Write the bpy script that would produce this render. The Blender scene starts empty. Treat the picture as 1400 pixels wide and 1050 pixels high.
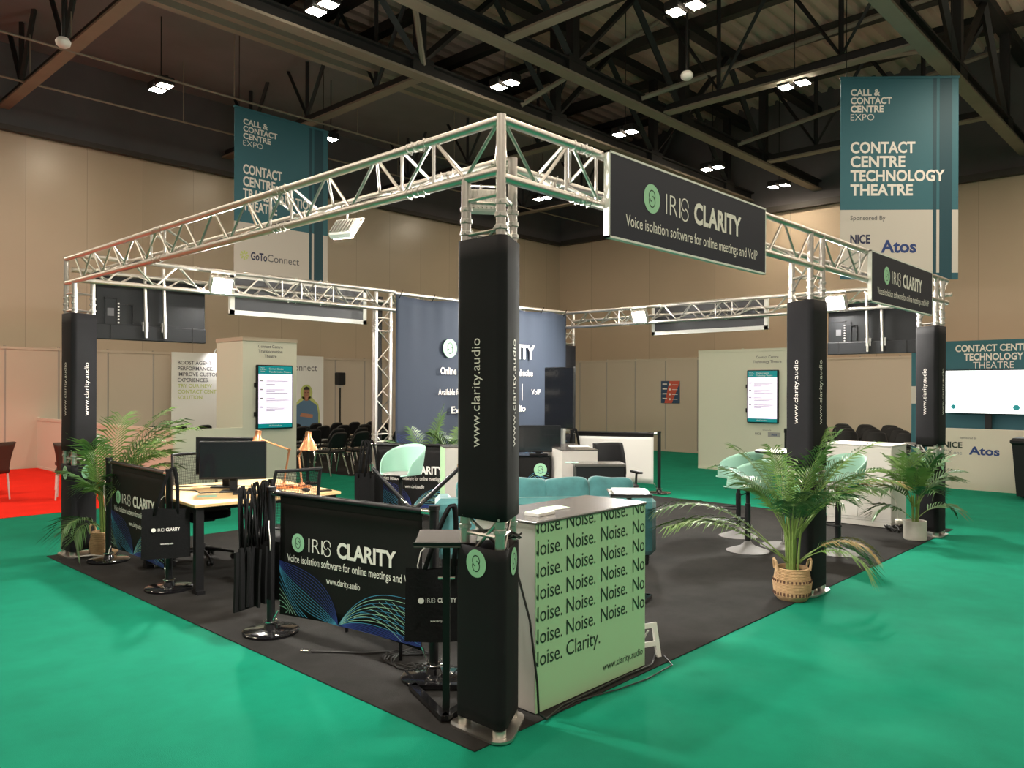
import bpy, math, random
from mathutils import Vector, Matrix
random.seed(7)
PI = math.pi
R = math.radians
S = bpy.context.scene
C = S.collection

# ------------------------------------------------------------------ camera, world, exposure
cam = bpy.data.cameras.new('camera')
cam.sensor_fit = 'HORIZONTAL'; cam.sensor_width = 36.0
cam.lens = 1077.3 / 1400 * 36.0
cam.shift_y = 5.9 / 1400
cam.clip_end = 200
co = bpy.data.objects.new('camera', cam); C.objects.link(co)
co.location = (-2.717, -2.626, 1.6875)
co.rotation_mode = 'XYZ'
co.rotation_euler = (Matrix.Rotation(R(43.18 - 90), 4, 'Z') @ Matrix.Rotation(R(90), 4, 'X') @ Matrix.Rotation(R(0.19), 4, 'Z')).to_euler()
S.camera = co

w = bpy.data.worlds.new('hall_air'); S.world = w; w.use_nodes = True
w.node_tree.nodes['Background'].inputs[0].default_value = (1.0, 0.88, 0.74, 1)
w.node_tree.nodes['Background'].inputs[1].default_value = 0.20
S.view_settings.view_transform = 'Standard'
S.view_settings.look = 'None'
S.view_settings.gamma = 1.0
S.view_settings.use_curve_mapping = False
S.view_settings.exposure = 0.22
HALL_W = 72.0      # one assumed off-frame pair of hall lamps
FLOOD_W = 60.0     # one floodlight on the stand


def added_light(loc, watts=HALL_W, size=0.7):
    l = bpy.data.lights.new('assumed_hall_and_fill_light', 'AREA'); l.shape = 'DISK'; l.size = size
    l.energy = watts; l.color = (1.0, 0.86, 0.68)
    o = bpy.data.objects.new('assumed_hall_and_fill_light', l); C.objects.link(o); o.location = loc
    return o


# assumed further lamps of the same ceiling grid, added outside the frame (over and behind the camera)
for gx in (-8, -4, 0):
    for gy in (-8.4, -4.3, -0.3, 3.75, 7.8, 12):
        added_light((gx, gy, 7.35))
for gx in (4, 8, 12, 16):
    for gy in (-8.4, -4.3, -0.3):
        added_light((gx, gy, 7.35))
added_light((-1.6, 12.4, 4.6), 100.0)      # assumed lamp over the red stand, added off frame to brighten carpet and partition


# added upward fill lights, no lamps of their own, to brighten the roof deck
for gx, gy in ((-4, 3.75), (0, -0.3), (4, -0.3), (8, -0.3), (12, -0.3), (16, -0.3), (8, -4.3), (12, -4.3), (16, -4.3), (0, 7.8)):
    added_light((gx, gy, 7.6), 16.0, 1.2).rotation_euler = (PI, 0, 0)


# ------------------------------------------------------------------ materials
def lin(c):
    c /= 255.0
    return c / 12.92 if c <= 0.04045 else ((c + 0.055) / 1.055) ** 2.4


def rgb(r, g, b):
    return (lin(r), lin(g), lin(b), 1.0)


def mat(name, col, rough=0.6, metal=0.0, noise=0.0, scale=8.0, bump=0.0, emit=0.0, coat=0.0, sheen=0.0, spec=0.5, trans=0.0):
    m = bpy.data.materials.new(name); m.use_nodes = True
    nt = m.node_tree; b = nt.nodes['Principled BSDF']
    b.inputs['Base Color'].default_value = col
    b.inputs['Roughness'].default_value = rough
    b.inputs['Metallic'].default_value = metal
    b.inputs['Specular IOR Level'].default_value = spec
    if coat: b.inputs['Coat Weight'].default_value = coat
    if sheen:
        b.inputs['Sheen Weight'].default_value = sheen
        b.inputs['Sheen Roughness'].default_value = 0.4
    if trans: b.inputs['Transmission Weight'].default_value = trans
    if emit:
        b.inputs['Emission Color'].default_value = col
        b.inputs['Emission Strength'].default_value = emit
    if noise or bump:
        tc = nt.nodes.new('ShaderNodeTexCoord')
        n = nt.nodes.new('ShaderNodeTexNoise'); n.inputs['Scale'].default_value = scale; n.inputs['Detail'].default_value = 6
        nt.links.new(tc.outputs['Object'], n.inputs['Vector'])
        if noise:
            mx = nt.nodes.new('ShaderNodeMix'); mx.data_type = 'RGBA'
            mx.inputs['A'].default_value = tuple(c * (1 - noise) for c in col[:3]) + (1,)
            mx.inputs['B'].default_value = tuple(min(1, c * (1 + noise)) for c in col[:3]) + (1,)
            nt.links.new(n.outputs['Fac'], mx.inputs['Factor'])
            nt.links.new(mx.outputs['Result'], b.inputs['Base Color'])
        if bump:
            bp = nt.nodes.new('ShaderNodeBump'); bp.inputs['Strength'].default_value = bump; bp.inputs['Distance'].default_value = 0.01
            nt.links.new(n.outputs['Fac'], bp.inputs['Height'])
            nt.links.new(bp.outputs['Normal'], b.inputs['Normal'])
    return m


def carpet_mat(name, col, var, fine=260):
    m = bpy.data.materials.new(name); m.use_nodes = True
    nt = m.node_tree; b = nt.nodes['Principled BSDF']; b.inputs['Roughness'].default_value = 0.95
    b.inputs['Specular IOR Level'].default_value = 0.1
    tc = nt.nodes.new('ShaderNodeTexCoord')
    n1 = nt.nodes.new('ShaderNodeTexNoise'); n1.inputs['Scale'].default_value = 2.6; n1.inputs['Detail'].default_value = 8; n1.inputs['Roughness'].default_value = 0.65
    n2 = nt.nodes.new('ShaderNodeTexNoise'); n2.inputs['Scale'].default_value = fine; n2.inputs['Detail'].default_value = 2
    nt.links.new(tc.outputs['Object'], n1.inputs['Vector']); nt.links.new(tc.outputs['Object'], n2.inputs['Vector'])
    ad = nt.nodes.new('ShaderNodeMath'); ad.operation = 'ADD'
    nt.links.new(n1.outputs['Fac'], ad.inputs[0])
    ml = nt.nodes.new('ShaderNodeMath'); ml.operation = 'MULTIPLY'; ml.inputs[1].default_value = 0.5
    nt.links.new(n2.outputs['Fac'], ml.inputs[0]); nt.links.new(ml.outputs[0], ad.inputs[1])
    mr = nt.nodes.new('ShaderNodeMapRange'); mr.inputs['From Min'].default_value = 0.45; mr.inputs['From Max'].default_value = 1.05
    nt.links.new(ad.outputs[0], mr.inputs['Value'])
    mx = nt.nodes.new('ShaderNodeMix'); mx.data_type = 'RGBA'
    mx.inputs['A'].default_value = tuple(c * (1 - var) for c in col[:3]) + (1,)
    mx.inputs['B'].default_value = tuple(min(1, c * (1 + var)) for c in col[:3]) + (1,)
    nt.links.new(mr.outputs[0], mx.inputs['Factor']); nt.links.new(mx.outputs['Result'], b.inputs['Base Color'])
    bp = nt.nodes.new('ShaderNodeBump'); bp.inputs['Strength'].default_value = 0.35; bp.inputs['Distance'].default_value = 0.004
    nt.links.new(n2.outputs['Fac'], bp.inputs['Height']); nt.links.new(bp.outputs['Normal'], b.inputs['Normal'])
    return m


def panel_mat(name, col, axis, pitch, seam=0.012, rough=0.7, dark=0.55):
    """Painted wall with vertical panel joints every PITCH metres along AXIS."""
    m = bpy.data.materials.new(name); m.use_nodes = True
    nt = m.node_tree; b = nt.nodes['Principled BSDF']; b.inputs['Roughness'].default_value = rough
    tc = nt.nodes.new('ShaderNodeTexCoord'); sx = nt.nodes.new('ShaderNodeSeparateXYZ')
    nt.links.new(tc.outputs['Object'], sx.inputs[0])
    d = nt.nodes.new('ShaderNodeMath'); d.operation = 'DIVIDE'; d.inputs[1].default_value = pitch
    nt.links.new(sx.outputs[axis], d.inputs[0])
    fr = nt.nodes.new('ShaderNodeMath'); fr.operation = 'FRACT'; nt.links.new(d.outputs[0], fr.inputs[0])
    lt = nt.nodes.new('ShaderNodeMath'); lt.operation = 'LESS_THAN'; lt.inputs[1].default_value = seam / pitch
    nt.links.new(fr.outputs[0], lt.inputs[0])
    fl = nt.nodes.new('ShaderNodeMath'); fl.operation = 'FLOOR'; nt.links.new(d.outputs[0], fl.inputs[0])
    wn = nt.nodes.new('ShaderNodeTexWhiteNoise'); wn.noise_dimensions = '1D'; nt.links.new(fl.outputs[0], wn.inputs['W'])
    n = nt.nodes.new('ShaderNodeTexNoise'); n.inputs['Scale'].default_value = 0.5; n.inputs['Detail'].default_value = 5
    nt.links.new(tc.outputs['Object'], n.inputs['Vector'])
    ad = nt.nodes.new('ShaderNodeMath'); ad.operation = 'ADD'
    m4 = nt.nodes.new('ShaderNodeMath'); m4.operation = 'MULTIPLY'; m4.inputs[1].default_value = 0.35
    nt.links.new(wn.outputs['Value'], m4.inputs[0]); nt.links.new(m4.outputs[0], ad.inputs[0]); nt.links.new(n.outputs['Fac'], ad.inputs[1])
    mx = nt.nodes.new('ShaderNodeMix'); mx.data_type = 'RGBA'
    mx.inputs['A'].default_value = tuple(c * 0.9 for c in col[:3]) + (1,)
    mx.inputs['B'].default_value = tuple(c * 1.1 for c in col[:3]) + (1,)
    nt.links.new(ad.outputs[0], mx.inputs['Factor'])
    m2 = nt.nodes.new('ShaderNodeMix'); m2.data_type = 'RGBA'
    m2.inputs['B'].default_value = tuple(c * dark for c in col[:3]) + (1,)
    nt.links.new(lt.outputs[0], m2.inputs['Factor']); nt.links.new(mx.outputs['Result'], m2.inputs['A'])
    nt.links.new(m2.outputs['Result'], b.inputs['Base Color'])
    return m


M = dict(
    green=carpet_mat('green_carpet', (0.0045, 0.178, 0.106, 1), 0.2),
    black_carpet=carpet_mat('black_carpet', (0.0215, 0.0205, 0.0195, 1), 0.4),
    red=carpet_mat('red_carpet', (0.78, 0.022, 0.010, 1), 0.1),
    wall_l=panel_mat('hall_panel_left', (0.50, 0.41, 0.30, 1), 'X', 1.22, rough=0.3, dark=0.75),
    wall_r=panel_mat('hall_panel_right', (0.56, 0.44, 0.32, 1), 'Y', 2.5, 0.02, dark=0.8),
    dark_wall=mat('dark_wall_paint', (0.12, 0.11, 0.115, 1), 0.9, noise=0.2, scale=1.5),
    steel_dark=mat('dark_steel', (0.045, 0.038, 0.032, 1), 0.6, noise=0.25, scale=2),
    steel_black=mat('black_steel', (0.012, 0.011, 0.011, 1), 0.6),
    steel_tan_or_lit=mat('tan_or_lit_steel', (0.26, 0.215, 0.165, 1), 0.6, noise=0.2, scale=2),  # tan steel; also colours girder undersides as if lit from below
    deck=mat('roof_deck', (0.70, 0.52, 0.43, 1), 0.6, noise=0.3, scale=0.7),
    soffit=mat('dark_soffit', (0.20, 0.19, 0.20, 1), 0.9, noise=0.25, scale=0.8),
    alu=mat('aluminium', (0.66, 0.63, 0.59, 1), 0.36, 1.0, noise=0.08, scale=30),
    alu2=mat('brushed_aluminium', (0.62, 0.60, 0.57, 1), 0.45, 1.0),
    chrome=mat('chrome', (0.85, 0.84, 0.82, 1), 0.12, 1.0),
    navy=mat('navy_fabric', (0.024, 0.027, 0.040, 1), 0.75, noise=0.12, scale=5, bump=0.05),
    navy_panel=mat('navy_panel', (0.020, 0.022, 0.038, 1), 0.55, spec=0.3),
    back_navy=mat('backdrop_navy', (0.033, 0.047, 0.078, 1), 0.8, noise=0.1, scale=2),
    sleeve=mat('black_sleeve_fabric', (0.0125, 0.0122, 0.0145, 1), 0.8, spec=0.2, noise=0.2, scale=4, bump=0.08),
    black=mat('black_plastic', (0.009, 0.009, 0.010, 1), 0.45, spec=0.3),
    black_gloss=mat('black_gloss', (0.008, 0.008, 0.009, 1), 0.12, coat=0.5),
    black_metal=mat('black_powder_coat', (0.010, 0.010, 0.011, 1), 0.35, spec=0.3),
    bag=mat('black_cotton', (0.0085, 0.0085, 0.009, 1), 0.95, spec=0.15, noise=0.3, scale=60, bump=0.2),
    print_black=mat('printed_black_mesh', (0.0095, 0.0088, 0.0088, 1), 0.7, spec=0.2, noise=0.2, scale=40),
    mesh_black=mat('black_mesh_fabric', (0.007, 0.007, 0.008, 1), 0.8, spec=0.2),
    screen=mat('dark_screen', (0.010, 0.011, 0.014, 1), 0.16, coat=0.3),
    white=mat('white_laminate', (0.72, 0.70, 0.66, 1), 0.5),
    white_trim=mat('white_foamboard', (0.80, 0.80, 0.76, 1), 0.5),
    ink_white=mat('white_ink', (0.86, 0.82, 0.77, 1), 0.6),
    ink_dark=mat('dark_green_ink', (0.012, 0.028, 0.018, 1), 0.6),
    ink_grey=mat('grey_ink', (0.10, 0.10, 0.11, 1), 0.6),
    ink_pale=mat('pale_grey_ink', (0.33, 0.33, 0.32, 1), 0.6),
    ink_navy=mat('navy_ink', (0.02, 0.025, 0.075, 1), 0.6),
    ink_blue=mat('blue_ink', (0.02, 0.05, 0.20, 1), 0.6),
    ink_lime=mat('lime_ink', (0.50, 0.56, 0.18, 1), 0.6),
    mint=mat('mint_print', (0.43, 0.66, 0.40, 1), 0.55),
    mint_disc=mat('mint_emblem', (0.36, 0.68, 0.44, 1), 0.55),
    mint_shell=mat('mint_shell', (0.27, 0.48, 0.38, 1), 0.5, spec=0.3),
    wave_blue=mat('violet_blue_ink', (0.035, 0.06, 0.30, 1), 0.6),
    wave_cyan=mat('cyan_ink', (0.07, 0.33, 0.55, 1), 0.6),
    wave_mint=mat('pale_mint_ink', (0.38, 0.66, 0.50, 1), 0.6),
    grey_top=mat('dark_grey_worktop', (0.085, 0.078, 0.072, 1), 0.22),
    cab_side=mat('grey_white_board', (0.60, 0.57, 0.53, 1), 0.55),
    teal=mat('teal_velvet', (0.042, 0.155, 0.158, 1), 0.8, noise=0.45, scale=9, bump=0.8, sheen=0.35),
    teal_print=mat('teal_print', (0.030, 0.135, 0.175, 1), 0.6),
    teal_dark=mat('dark_teal_print', (0.010, 0.060, 0.085, 1), 0.6),
    teal_line=mat('teal_stripe_print', (0.02, 0.10, 0.14, 1), 0.6),
    banner_white=mat('banner_white', (0.60, 0.55, 0.50, 1), 0.7),
    oak=mat('pale_wood', (0.62, 0.42, 0.20, 1), 0.45, noise=0.12, scale=3),
    copper=mat('copper', (0.90, 0.42, 0.22, 1), 0.28, 1.0),
    shell=mat('partition_panel', (0.53, 0.45, 0.355, 1), 0.65, noise=0.05, scale=0.6),
    shell_lit=mat('lit_partition_panel', (0.78, 0.64, 0.52, 1), 0.65),  # partition colour raised to stand for strong light on that wall
    shell_grey=mat('partition_post', (0.34, 0.31, 0.27, 1), 0.5),
    shell_green=mat('theatre_wall_panel', (0.66, 0.66, 0.55, 1), 0.65),
    shell_white=mat('low_wall_white', (0.66, 0.60, 0.50, 1), 0.6),
    leaf=mat('palm_leaf', (0.048, 0.115, 0.030, 1), 0.42, noise=0.4, scale=5),
    leaf_lit=mat('lit_leaf', (0.10, 0.195, 0.04, 1), 0.42, noise=0.35, scale=5),  # lighter copy of the leaf, light on the fronds put into its colour
    leaf_dry=mat('dry_leaf', (0.28, 0.20, 0.07, 1), 0.6, noise=0.3, scale=5),
    stem=mat('palm_stem', (0.15, 0.22, 0.05, 1), 0.5, noise=0.3, scale=8),
    soil=mat('soil', (0.02, 0.014, 0.01, 1), 1.0),
    basket=mat('seagrass', (0.46, 0.30, 0.16, 1), 0.85, noise=0.3, scale=35, bump=0.5),
    basket_dark=mat('dark_seagrass', (0.10, 0.045, 0.03, 1), 0.85),
    pot=mat('concrete_pot', (0.50, 0.47, 0.42, 1), 0.8, noise=0.1, scale=12),
    stool_base=mat('grey_base', (0.12, 0.116, 0.112, 1), 0.6, 0.0, spec=0.3),
    seat_pad=mat('grey_felt', (0.20, 0.20, 0.19, 1), 0.9, noise=0.15, scale=40),
    brown=mat('brown_leather', (0.055, 0.026, 0.018, 1), 0.5),
    paper=mat('paper', (0.78, 0.78, 0.74, 1), 0.6),
    lamp_glow=mat('hall_lamp_glow', (1.0, 0.86, 0.66, 1), 0.5, emit=170.0),
    flood_glow=mat('flood_glow', (1.0, 0.96, 0.88, 1), 0.5, emit=1900.0),
    screen_lit=mat('lit_screen_white', (0.82, 0.74, 0.90, 1), 0.4, emit=0.75),
    screen_bright=mat('bright_screen_white', (0.93, 1.0, 1.0, 1), 0.4, emit=2.2),
    screen_teal=mat('lit_screen_teal', (0.0, 0.20, 0.22, 1), 0.4, emit=0.5),
    cable=mat('black_cable', (0.010, 0.010, 0.010, 1), 0.5),
    cable_white=mat('white_cable', (0.70, 0.66, 0.60, 1), 0.5),
    poster_blue=mat('poster_blue', (0.03, 0.07, 0.14, 1), 0.6),
    poster_red=mat('poster_red', (0.60, 0.10, 0.06, 1), 0.6),
    skin=mat('printed_skin', (0.42, 0.20, 0.12, 1), 0.7),
    hair=mat('printed_hair', (0.04, 0.03, 0.025, 1), 0.7),
    shirt=mat('printed_shirt', (0.10, 0.19, 0.30, 1), 0.7),
    water=mat('blue_bottle', (0.35, 0.55, 0.85, 1), 0.1, trans=0.7),
    sign_grey=mat('sign_back', (0.055, 0.057, 0.065, 1), 0.5),
    tv_back=mat('tv_back_plastic', (0.013, 0.014, 0.016, 1), 0.5, spec=0.25, noise=0.15, scale=2),
    turq=mat('turquoise_glow', (0.0, 0.55, 0.65, 1), 0.5, emit=0.9),
)


# ------------------------------------------------------------------ mesh helper
class MB:
    """Collects shapes into one mesh. mtx is applied to every point."""
    def __init__(self, mtx=None):
        self.v, self.f, self.mi, self.cur = [], [], [], 0
        self.mtx = mtx

    def add(self, vs, fs):
        b = len(self.v)
        if self.mtx is not None:
            vs = [self.mtx @ Vector(p) for p in vs]
        self.v.extend(tuple(p) for p in vs)
        self.f.extend([tuple(i + b for i in f) for f in fs])
        self.mi.extend([self.cur] * len(fs))
        return self

    def box(self, lo, hi, mtx=None):
        x0, y0, z0 = lo; x1, y1, z1 = hi
        vs = [(x0, y0, z0), (x1, y0, z0), (x1, y1, z0), (x0, y1, z0), (x0, y0, z1), (x1, y0, z1), (x1, y1, z1), (x0, y1, z1)]
        if mtx is not None: vs = [mtx @ Vector(p) for p in vs]
        return self.add(vs, [(0, 3, 2, 1), (4, 5, 6, 7), (0, 1, 5, 4), (1, 2, 6, 5), (2, 3, 7, 6), (3, 0, 4, 7)])

    def bbox(self, lo, hi, b=0.01, mtx=None):
        """box with chamfered edges"""
        c = [(lo[i] + hi[i]) / 2 for i in range(3)]; h = [(hi[i] - lo[i]) / 2 for i in range(3)]
        b = min(b, min(h) * 0.98)
        vs, idx = [], {}
        for sx in (-1, 1):
            for sy in (-1, 1):
                for sz in (-1, 1):
                    for a in range(3):
                        s = (sx, sy, sz)
                        p = [c[i] + s[i] * (h[i] - (0 if i == a else b)) for i in range(3)]
                        idx[(sx, sy, sz, a)] = len(vs); vs.append(p)
        fs = []
        for a in range(3):
            o = [i for i in range(3) if i != a]
            for s in (-1, 1):
                q = []
                for (p, r) in ((-1, -1), (1, -1), (1, 1), (-1, 1)):
                    k = [0, 0, 0]; k[a] = s; k[o[0]] = p; k[o[1]] = r
                    q.append(idx[(k[0], k[1], k[2], a)])
                flip = (s == 1) != (a != 1)
                fs.append(tuple(q[::-1]) if flip else tuple(q))
        for a in range(3):      # edges parallel to a
            o = [i for i in range(3) if i != a]
            for p in (-1, 1):
                for r in (-1, 1):
                    k0 = [0, 0, 0]; k0[a] = -1; k0[o[0]] = p; k0[o[1]] = r
                    k1 = list(k0); k1[a] = 1
                    fs.append((idx[tuple(k0) + (o[0],)], idx[tuple(k1) + (o[0],)], idx[tuple(k1) + (o[1],)], idx[tuple(k0) + (o[1],)]))
        for sx in (-1, 1):
            for sy in (-1, 1):
                for sz in (-1, 1):
                    fs.append(tuple(idx[(sx, sy, sz, a)] for a in range(3)))
        if mtx is not None: vs = [mtx @ Vector(p) for p in vs]
        return self.add(vs, fs)

    def tube(self, p0, p1, r, n=8, r2=None, cap=True):
        return self.path([p0, p1], r, n, r2=r2, cap=cap)

    def path(self, pts, r, n=8, r2=None, cap=True, closed=False):
        pts = [Vector(p) for p in pts]
        k = len(pts); vs, fs = [], []
        up = None
        for i, p in enumerate(pts):
            if closed:
                d = pts[(i + 1) % k] - pts[i - 1]
            else:
                d = (pts[min(i + 1, k - 1)] - pts[max(i - 1, 0)])
            if d.length < 1e-9: d = Vector((0, 0, 1))
            d.normalize()
            if up is None:
                up = Vector((0, 0, 1)) if abs(d.z) < 0.9 else Vector((1, 0, 0))
            a = d.cross(up)
            if a.length < 1e-6: a = d.orthogonal()
            a.normalize(); b = a.cross(d).normalized(); up = b
            rr = r if r2 is None else r + (r2 - r) * i / max(1, k - 1)
            for j in range(n):
                t = 2 * PI * j / n
                vs.append(p + a * (rr * math.cos(t)) + b * (rr * math.sin(t)))
        for i in range(k if closed else k - 1):
            i2 = (i + 1) % k
            for j in range(n):
                j2 = (j + 1) % n
                fs.append((i * n + j, i * n + j2, i2 * n + j2, i2 * n + j))
        if cap and not closed:
            fs.append(tuple(range(n - 1, -1, -1))); fs.append(tuple((k - 1) * n + j for j in range(n)))
        return self.add(vs, fs)

    def lathe(self, prof, n=24, c=(0, 0, 0), cap=True):
        vs, fs = [], []
        for (r, z) in prof:
            for j in range(n):
                t = 2 * PI * j / n
                vs.append((c[0] + r * math.cos(t), c[1] + r * math.sin(t), c[2] + z))
        for i in range(len(prof) - 1):
            for j in range(n):
                j2 = (j + 1) % n
                fs.append((i * n + j, i * n + j2, (i + 1) * n + j2, (i + 1) * n + j))
        if cap:
            fs.append(tuple(range(n - 1, -1, -1))); fs.append(tuple((len(prof) - 1) * n + j for j in range(n)))
        return self.add(vs, fs)

    def prism(self, poly, z0, z1):
        n = len(poly)
        vs = [(x, y, z0) for x, y in poly] + [(x, y, z1) for x, y in poly]
        fs = [tuple(range(n - 1, -1, -1)), tuple(range(n, 2 * n))] + [(i, (i + 1) % n, n + (i + 1) % n, n + i) for i in range(n)]
        return self.add(vs, fs)

    def grid(self, fn, nu, nv, closed_u=False):
        vs = [fn(i / nu, j / nv) for j in range(nv + 1) for i in range(nu + (0 if closed_u else 1))]
        w_ = nu + (0 if closed_u else 1)
        fs = []
        for j in range(nv):
            for i in range(nu):
                i2 = (i + 1) % w_
                fs.append((j * w_ + i, j * w_ + i2, (j + 1) * w_ + i2, (j + 1) * w_ + i))
        return self.add(vs, fs)

    def build(self, name, m, parent=None, smooth=False, solid=0.0, kind=None):
        me = bpy.data.meshes.new(name)
        me.from_pydata(self.v, [], self.f)
        ms = m if isinstance(m, (list, tuple)) else [m]
        for x in ms: me.materials.append(M[x] if isinstance(x, str) else x)
        if len(ms) > 1: me.polygons.foreach_set('material_index', self.mi)
        if smooth:
            me.polygons.foreach_set('use_smooth', [True] * len(me.polygons))
            try: me.set_sharp_from_angle(angle=R(40))
            except Exception: pass
        me.update()
        o = bpy.data.objects.new(name, me); C.objects.link(o)
        if parent is not None: o.parent = parent
        if solid:
            md = o.modifiers.new('solid', 'SOLIDIFY'); md.thickness = solid; md.offset = 0
        if kind: o['kind'] = kind
        return o


def thing(name, label, cat, loc=(0, 0, 0), rz=0.0, group=None):
    o = bpy.data.objects.new(name, None); C.objects.link(o)
    o.empty_display_size = 0.1
    o.location = loc; o.rotation_euler = (0, 0, rz)
    o['label'] = label; o['category'] = cat; o['kind'] = 'thing'
    if group: o['group'] = group
    return o


def tag(o, label, cat, group=None, kind='thing'):
    o['label'] = label; o['category'] = cat; o['kind'] = kind
    if group: o['group'] = group
    return o


def inv(t):
    return (Matrix.Translation(t.location) @ Matrix.Rotation(t.rotation_euler.z, 4, 'Z')).inverted()


def WB(t):
    """mesh builder that takes world coordinates for a part of thing T"""
    return MB(inv(t))


def dup(root, loc, rz, label, group=None):
    r = root.copy(); C.objects.link(r); r.location = loc; r.rotation_euler = (0, 0, rz)
    r['label'] = label
    if group: r['group'] = group
    for ch in list(root.children):
        c = ch.copy(); C.objects.link(c); c.parent = r
        for g in ch.children:
            d = g.copy(); C.objects.link(d); d.parent = c
    return r


def frame(o, r, u):
    """matrix of a drawing plane: origin, right, up -> x, y, normal"""
    r = Vector(r).normalized(); u = Vector(u).normalized(); n = r.cross(u)
    m = Matrix((r, u, n)).transposed().to_4x4(); m.translation = Vector(o)
    return m


# ------------------------------------------------------------------ lettering
_glyph = {}


def glyphs(s, weight):
    key = (s, weight)
    if key in _glyph: return _glyph[key]
    cu = bpy.data.curves.new('lettering', 'FONT'); cu.body = s; cu.size = 1.0; cu.offset = weight; cu.resolution_u = 3
    ob = bpy.data.objects.new('lettering', cu); C.objects.link(ob)
    bpy.context.view_layer.update()
    dg = bpy.context.evaluated_depsgraph_get()
    me = ob.evaluated_get(dg).to_mesh()
    vs = [tuple(v.co) for v in me.vertices]; fs = [tuple(p.vertices) for p in me.polygons]
    ob.evaluated_get(dg).to_mesh_clear()
    bpy.data.objects.remove(ob); bpy.data.curves.remove(cu)
    _glyph[key] = (vs, fs)
    return vs, fs


CAP = None


def text(mb, s, x, y, h, width=None, weight=0.0, align='l', lift=0.0):
    """string S with its baseline at (x, y) and capitals H high, drawn in the xy plane of mb"""
    global CAP
    if CAP is None:
        vv, _ = glyphs('H', 0.0); CAP = max(v[1] for v in vv)
    vs, fs = glyphs(s, weight)
    if not vs: return
    x0 = min(v[0] for v in vs); x1 = max(v[0] for v in vs)
    k = h / CAP
    kx = k if width is None else width / (x1 - x0)
    wd = (x1 - x0) * kx
    ox = x - (0 if align == 'l' else wd / 2 if align == 'c' else wd)
    mb.add([(ox + (v[0] - x0) * kx, y + v[1] * k, lift) for v in vs], fs)
    return wd


def clip_text(mb, s, x, y, h, width, weight, xmin, xmax, lift=0.0, ymax=9.0):
    """like text(), cut off at xmin and xmax (lettering that runs over a panel's edge)"""
    tmp = MB(); text(tmp, s, x, y, h, width, weight)
    for f in tmp.f:
        poly = [tmp.v[i] for i in f]
        for lim, sg, ax in ((xmin, 1, 0), (xmax, -1, 0), (ymax, -1, 1)):
            out = []
            for i, p in enumerate(poly):
                q = poly[i - 1]
                ip, iq = sg * (p[ax] - lim) >= 0, sg * (q[ax] - lim) >= 0
                if ip != iq:
                    t = (lim - q[ax]) / (p[ax] - q[ax]); out.append((q[0] + t * (p[0] - q[0]), q[1] + t * (p[1] - q[1]), 0))
                if ip: out.append(p)
            poly = out
            if not poly: break
        if len(poly) >= 3:
            mb.add([(p[0], p[1], lift) for p in poly], [tuple(range(len(poly)))])


def strip(mb, pts, wd, lift=0.0):
    vs, fs = [], []
    k = len(pts)
    for i, (x, y) in enumerate(pts):
        a = pts[max(0, i - 1)]; b = pts[min(k - 1, i + 1)]
        dx, dy = b[0] - a[0], b[1] - a[1]; l = math.hypot(dx, dy) or 1
        nx, ny = -dy / l * wd / 2, dx / l * wd / 2
        vs += [(x + nx, y + ny, lift), (x - nx, y - ny, lift)]
    for i in range(k - 1): fs.append((2 * i, 2 * i + 1, 2 * i + 3, 2 * i + 2))
    mb.add(vs, fs)


def rect(mb, x0, y0, x1, y1, lift=0.0):
    mb.add([(x0, y0, lift), (x1, y0, lift), (x1, y1, lift), (x0, y1, lift)], [(0, 1, 2, 3)])


def disc(mb, x, y, r, lift=0.0, n=32, ry=None):
    ry = ry or r
    mb.add([(x + r * math.cos(2 * PI * i / n), y + ry * math.sin(2 * PI * i / n), lift) for i in range(n)], [tuple(range(n))])


def emblem(parent, F, x, y, r, disc_mat='mint_disc', line_mat='ink_dark', lift=0.002):
    mb = MB(F); disc(mb, x, y, r, lift)
    o = mb.build('emblem', disc_mat, parent)
    ml = MB(F)
    for cy, a0, a1 in ((0.19, -30, 262), (-0.19, 150, 442)):
        pts = [(x + r * 0.36 * math.cos(R(a0 + (a1 - a0) * t / 24)), y + r * (cy + 0.38 * math.sin(R(a0 + (a1 - a0) * t / 24)))) for t in range(25)]
        strip(ml, pts, r * 0.07, lift + 0.001)
    ml.build('emblem_line', line_mat, o)
    return o


def wordmark(parent, F, m, x, y, h, w_iris, w_clarity, gap, lift=0.002):
    """thin IRIS whose S is two open loops, then heavy CLARITY: two lettering parts"""
    mb = MB(F)
    text(mb, 'IRI', x, y, h, w_iris * 0.64, -0.012, lift=lift)
    cx_, r_ = x + w_iris * 0.84, h * 0.30
    for cy, a0, a1 in ((0.72, -20, 265), (0.24, 160, 445)):
        strip(mb, [(cx_ + w_iris * 0.15 * math.cos(R(a0 + (a1 - a0) * t / 20)), y + h * cy + r_ * math.sin(R(a0 + (a1 - a0) * t / 20))) for t in range(21)], h * 0.075, lift)
    mb.build('lettering', m, parent)
    let(parent, F, m, [('CLARITY', x + w_iris + gap, y, h, w_clarity, 0.034, 'l', lift)])


def let(parent, F, m, items):
    """each line of writing becomes a lettering part of its own"""
    for it in items:
        mb = MB(F); text(mb, *it); mb.build('lettering', m, parent)


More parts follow.
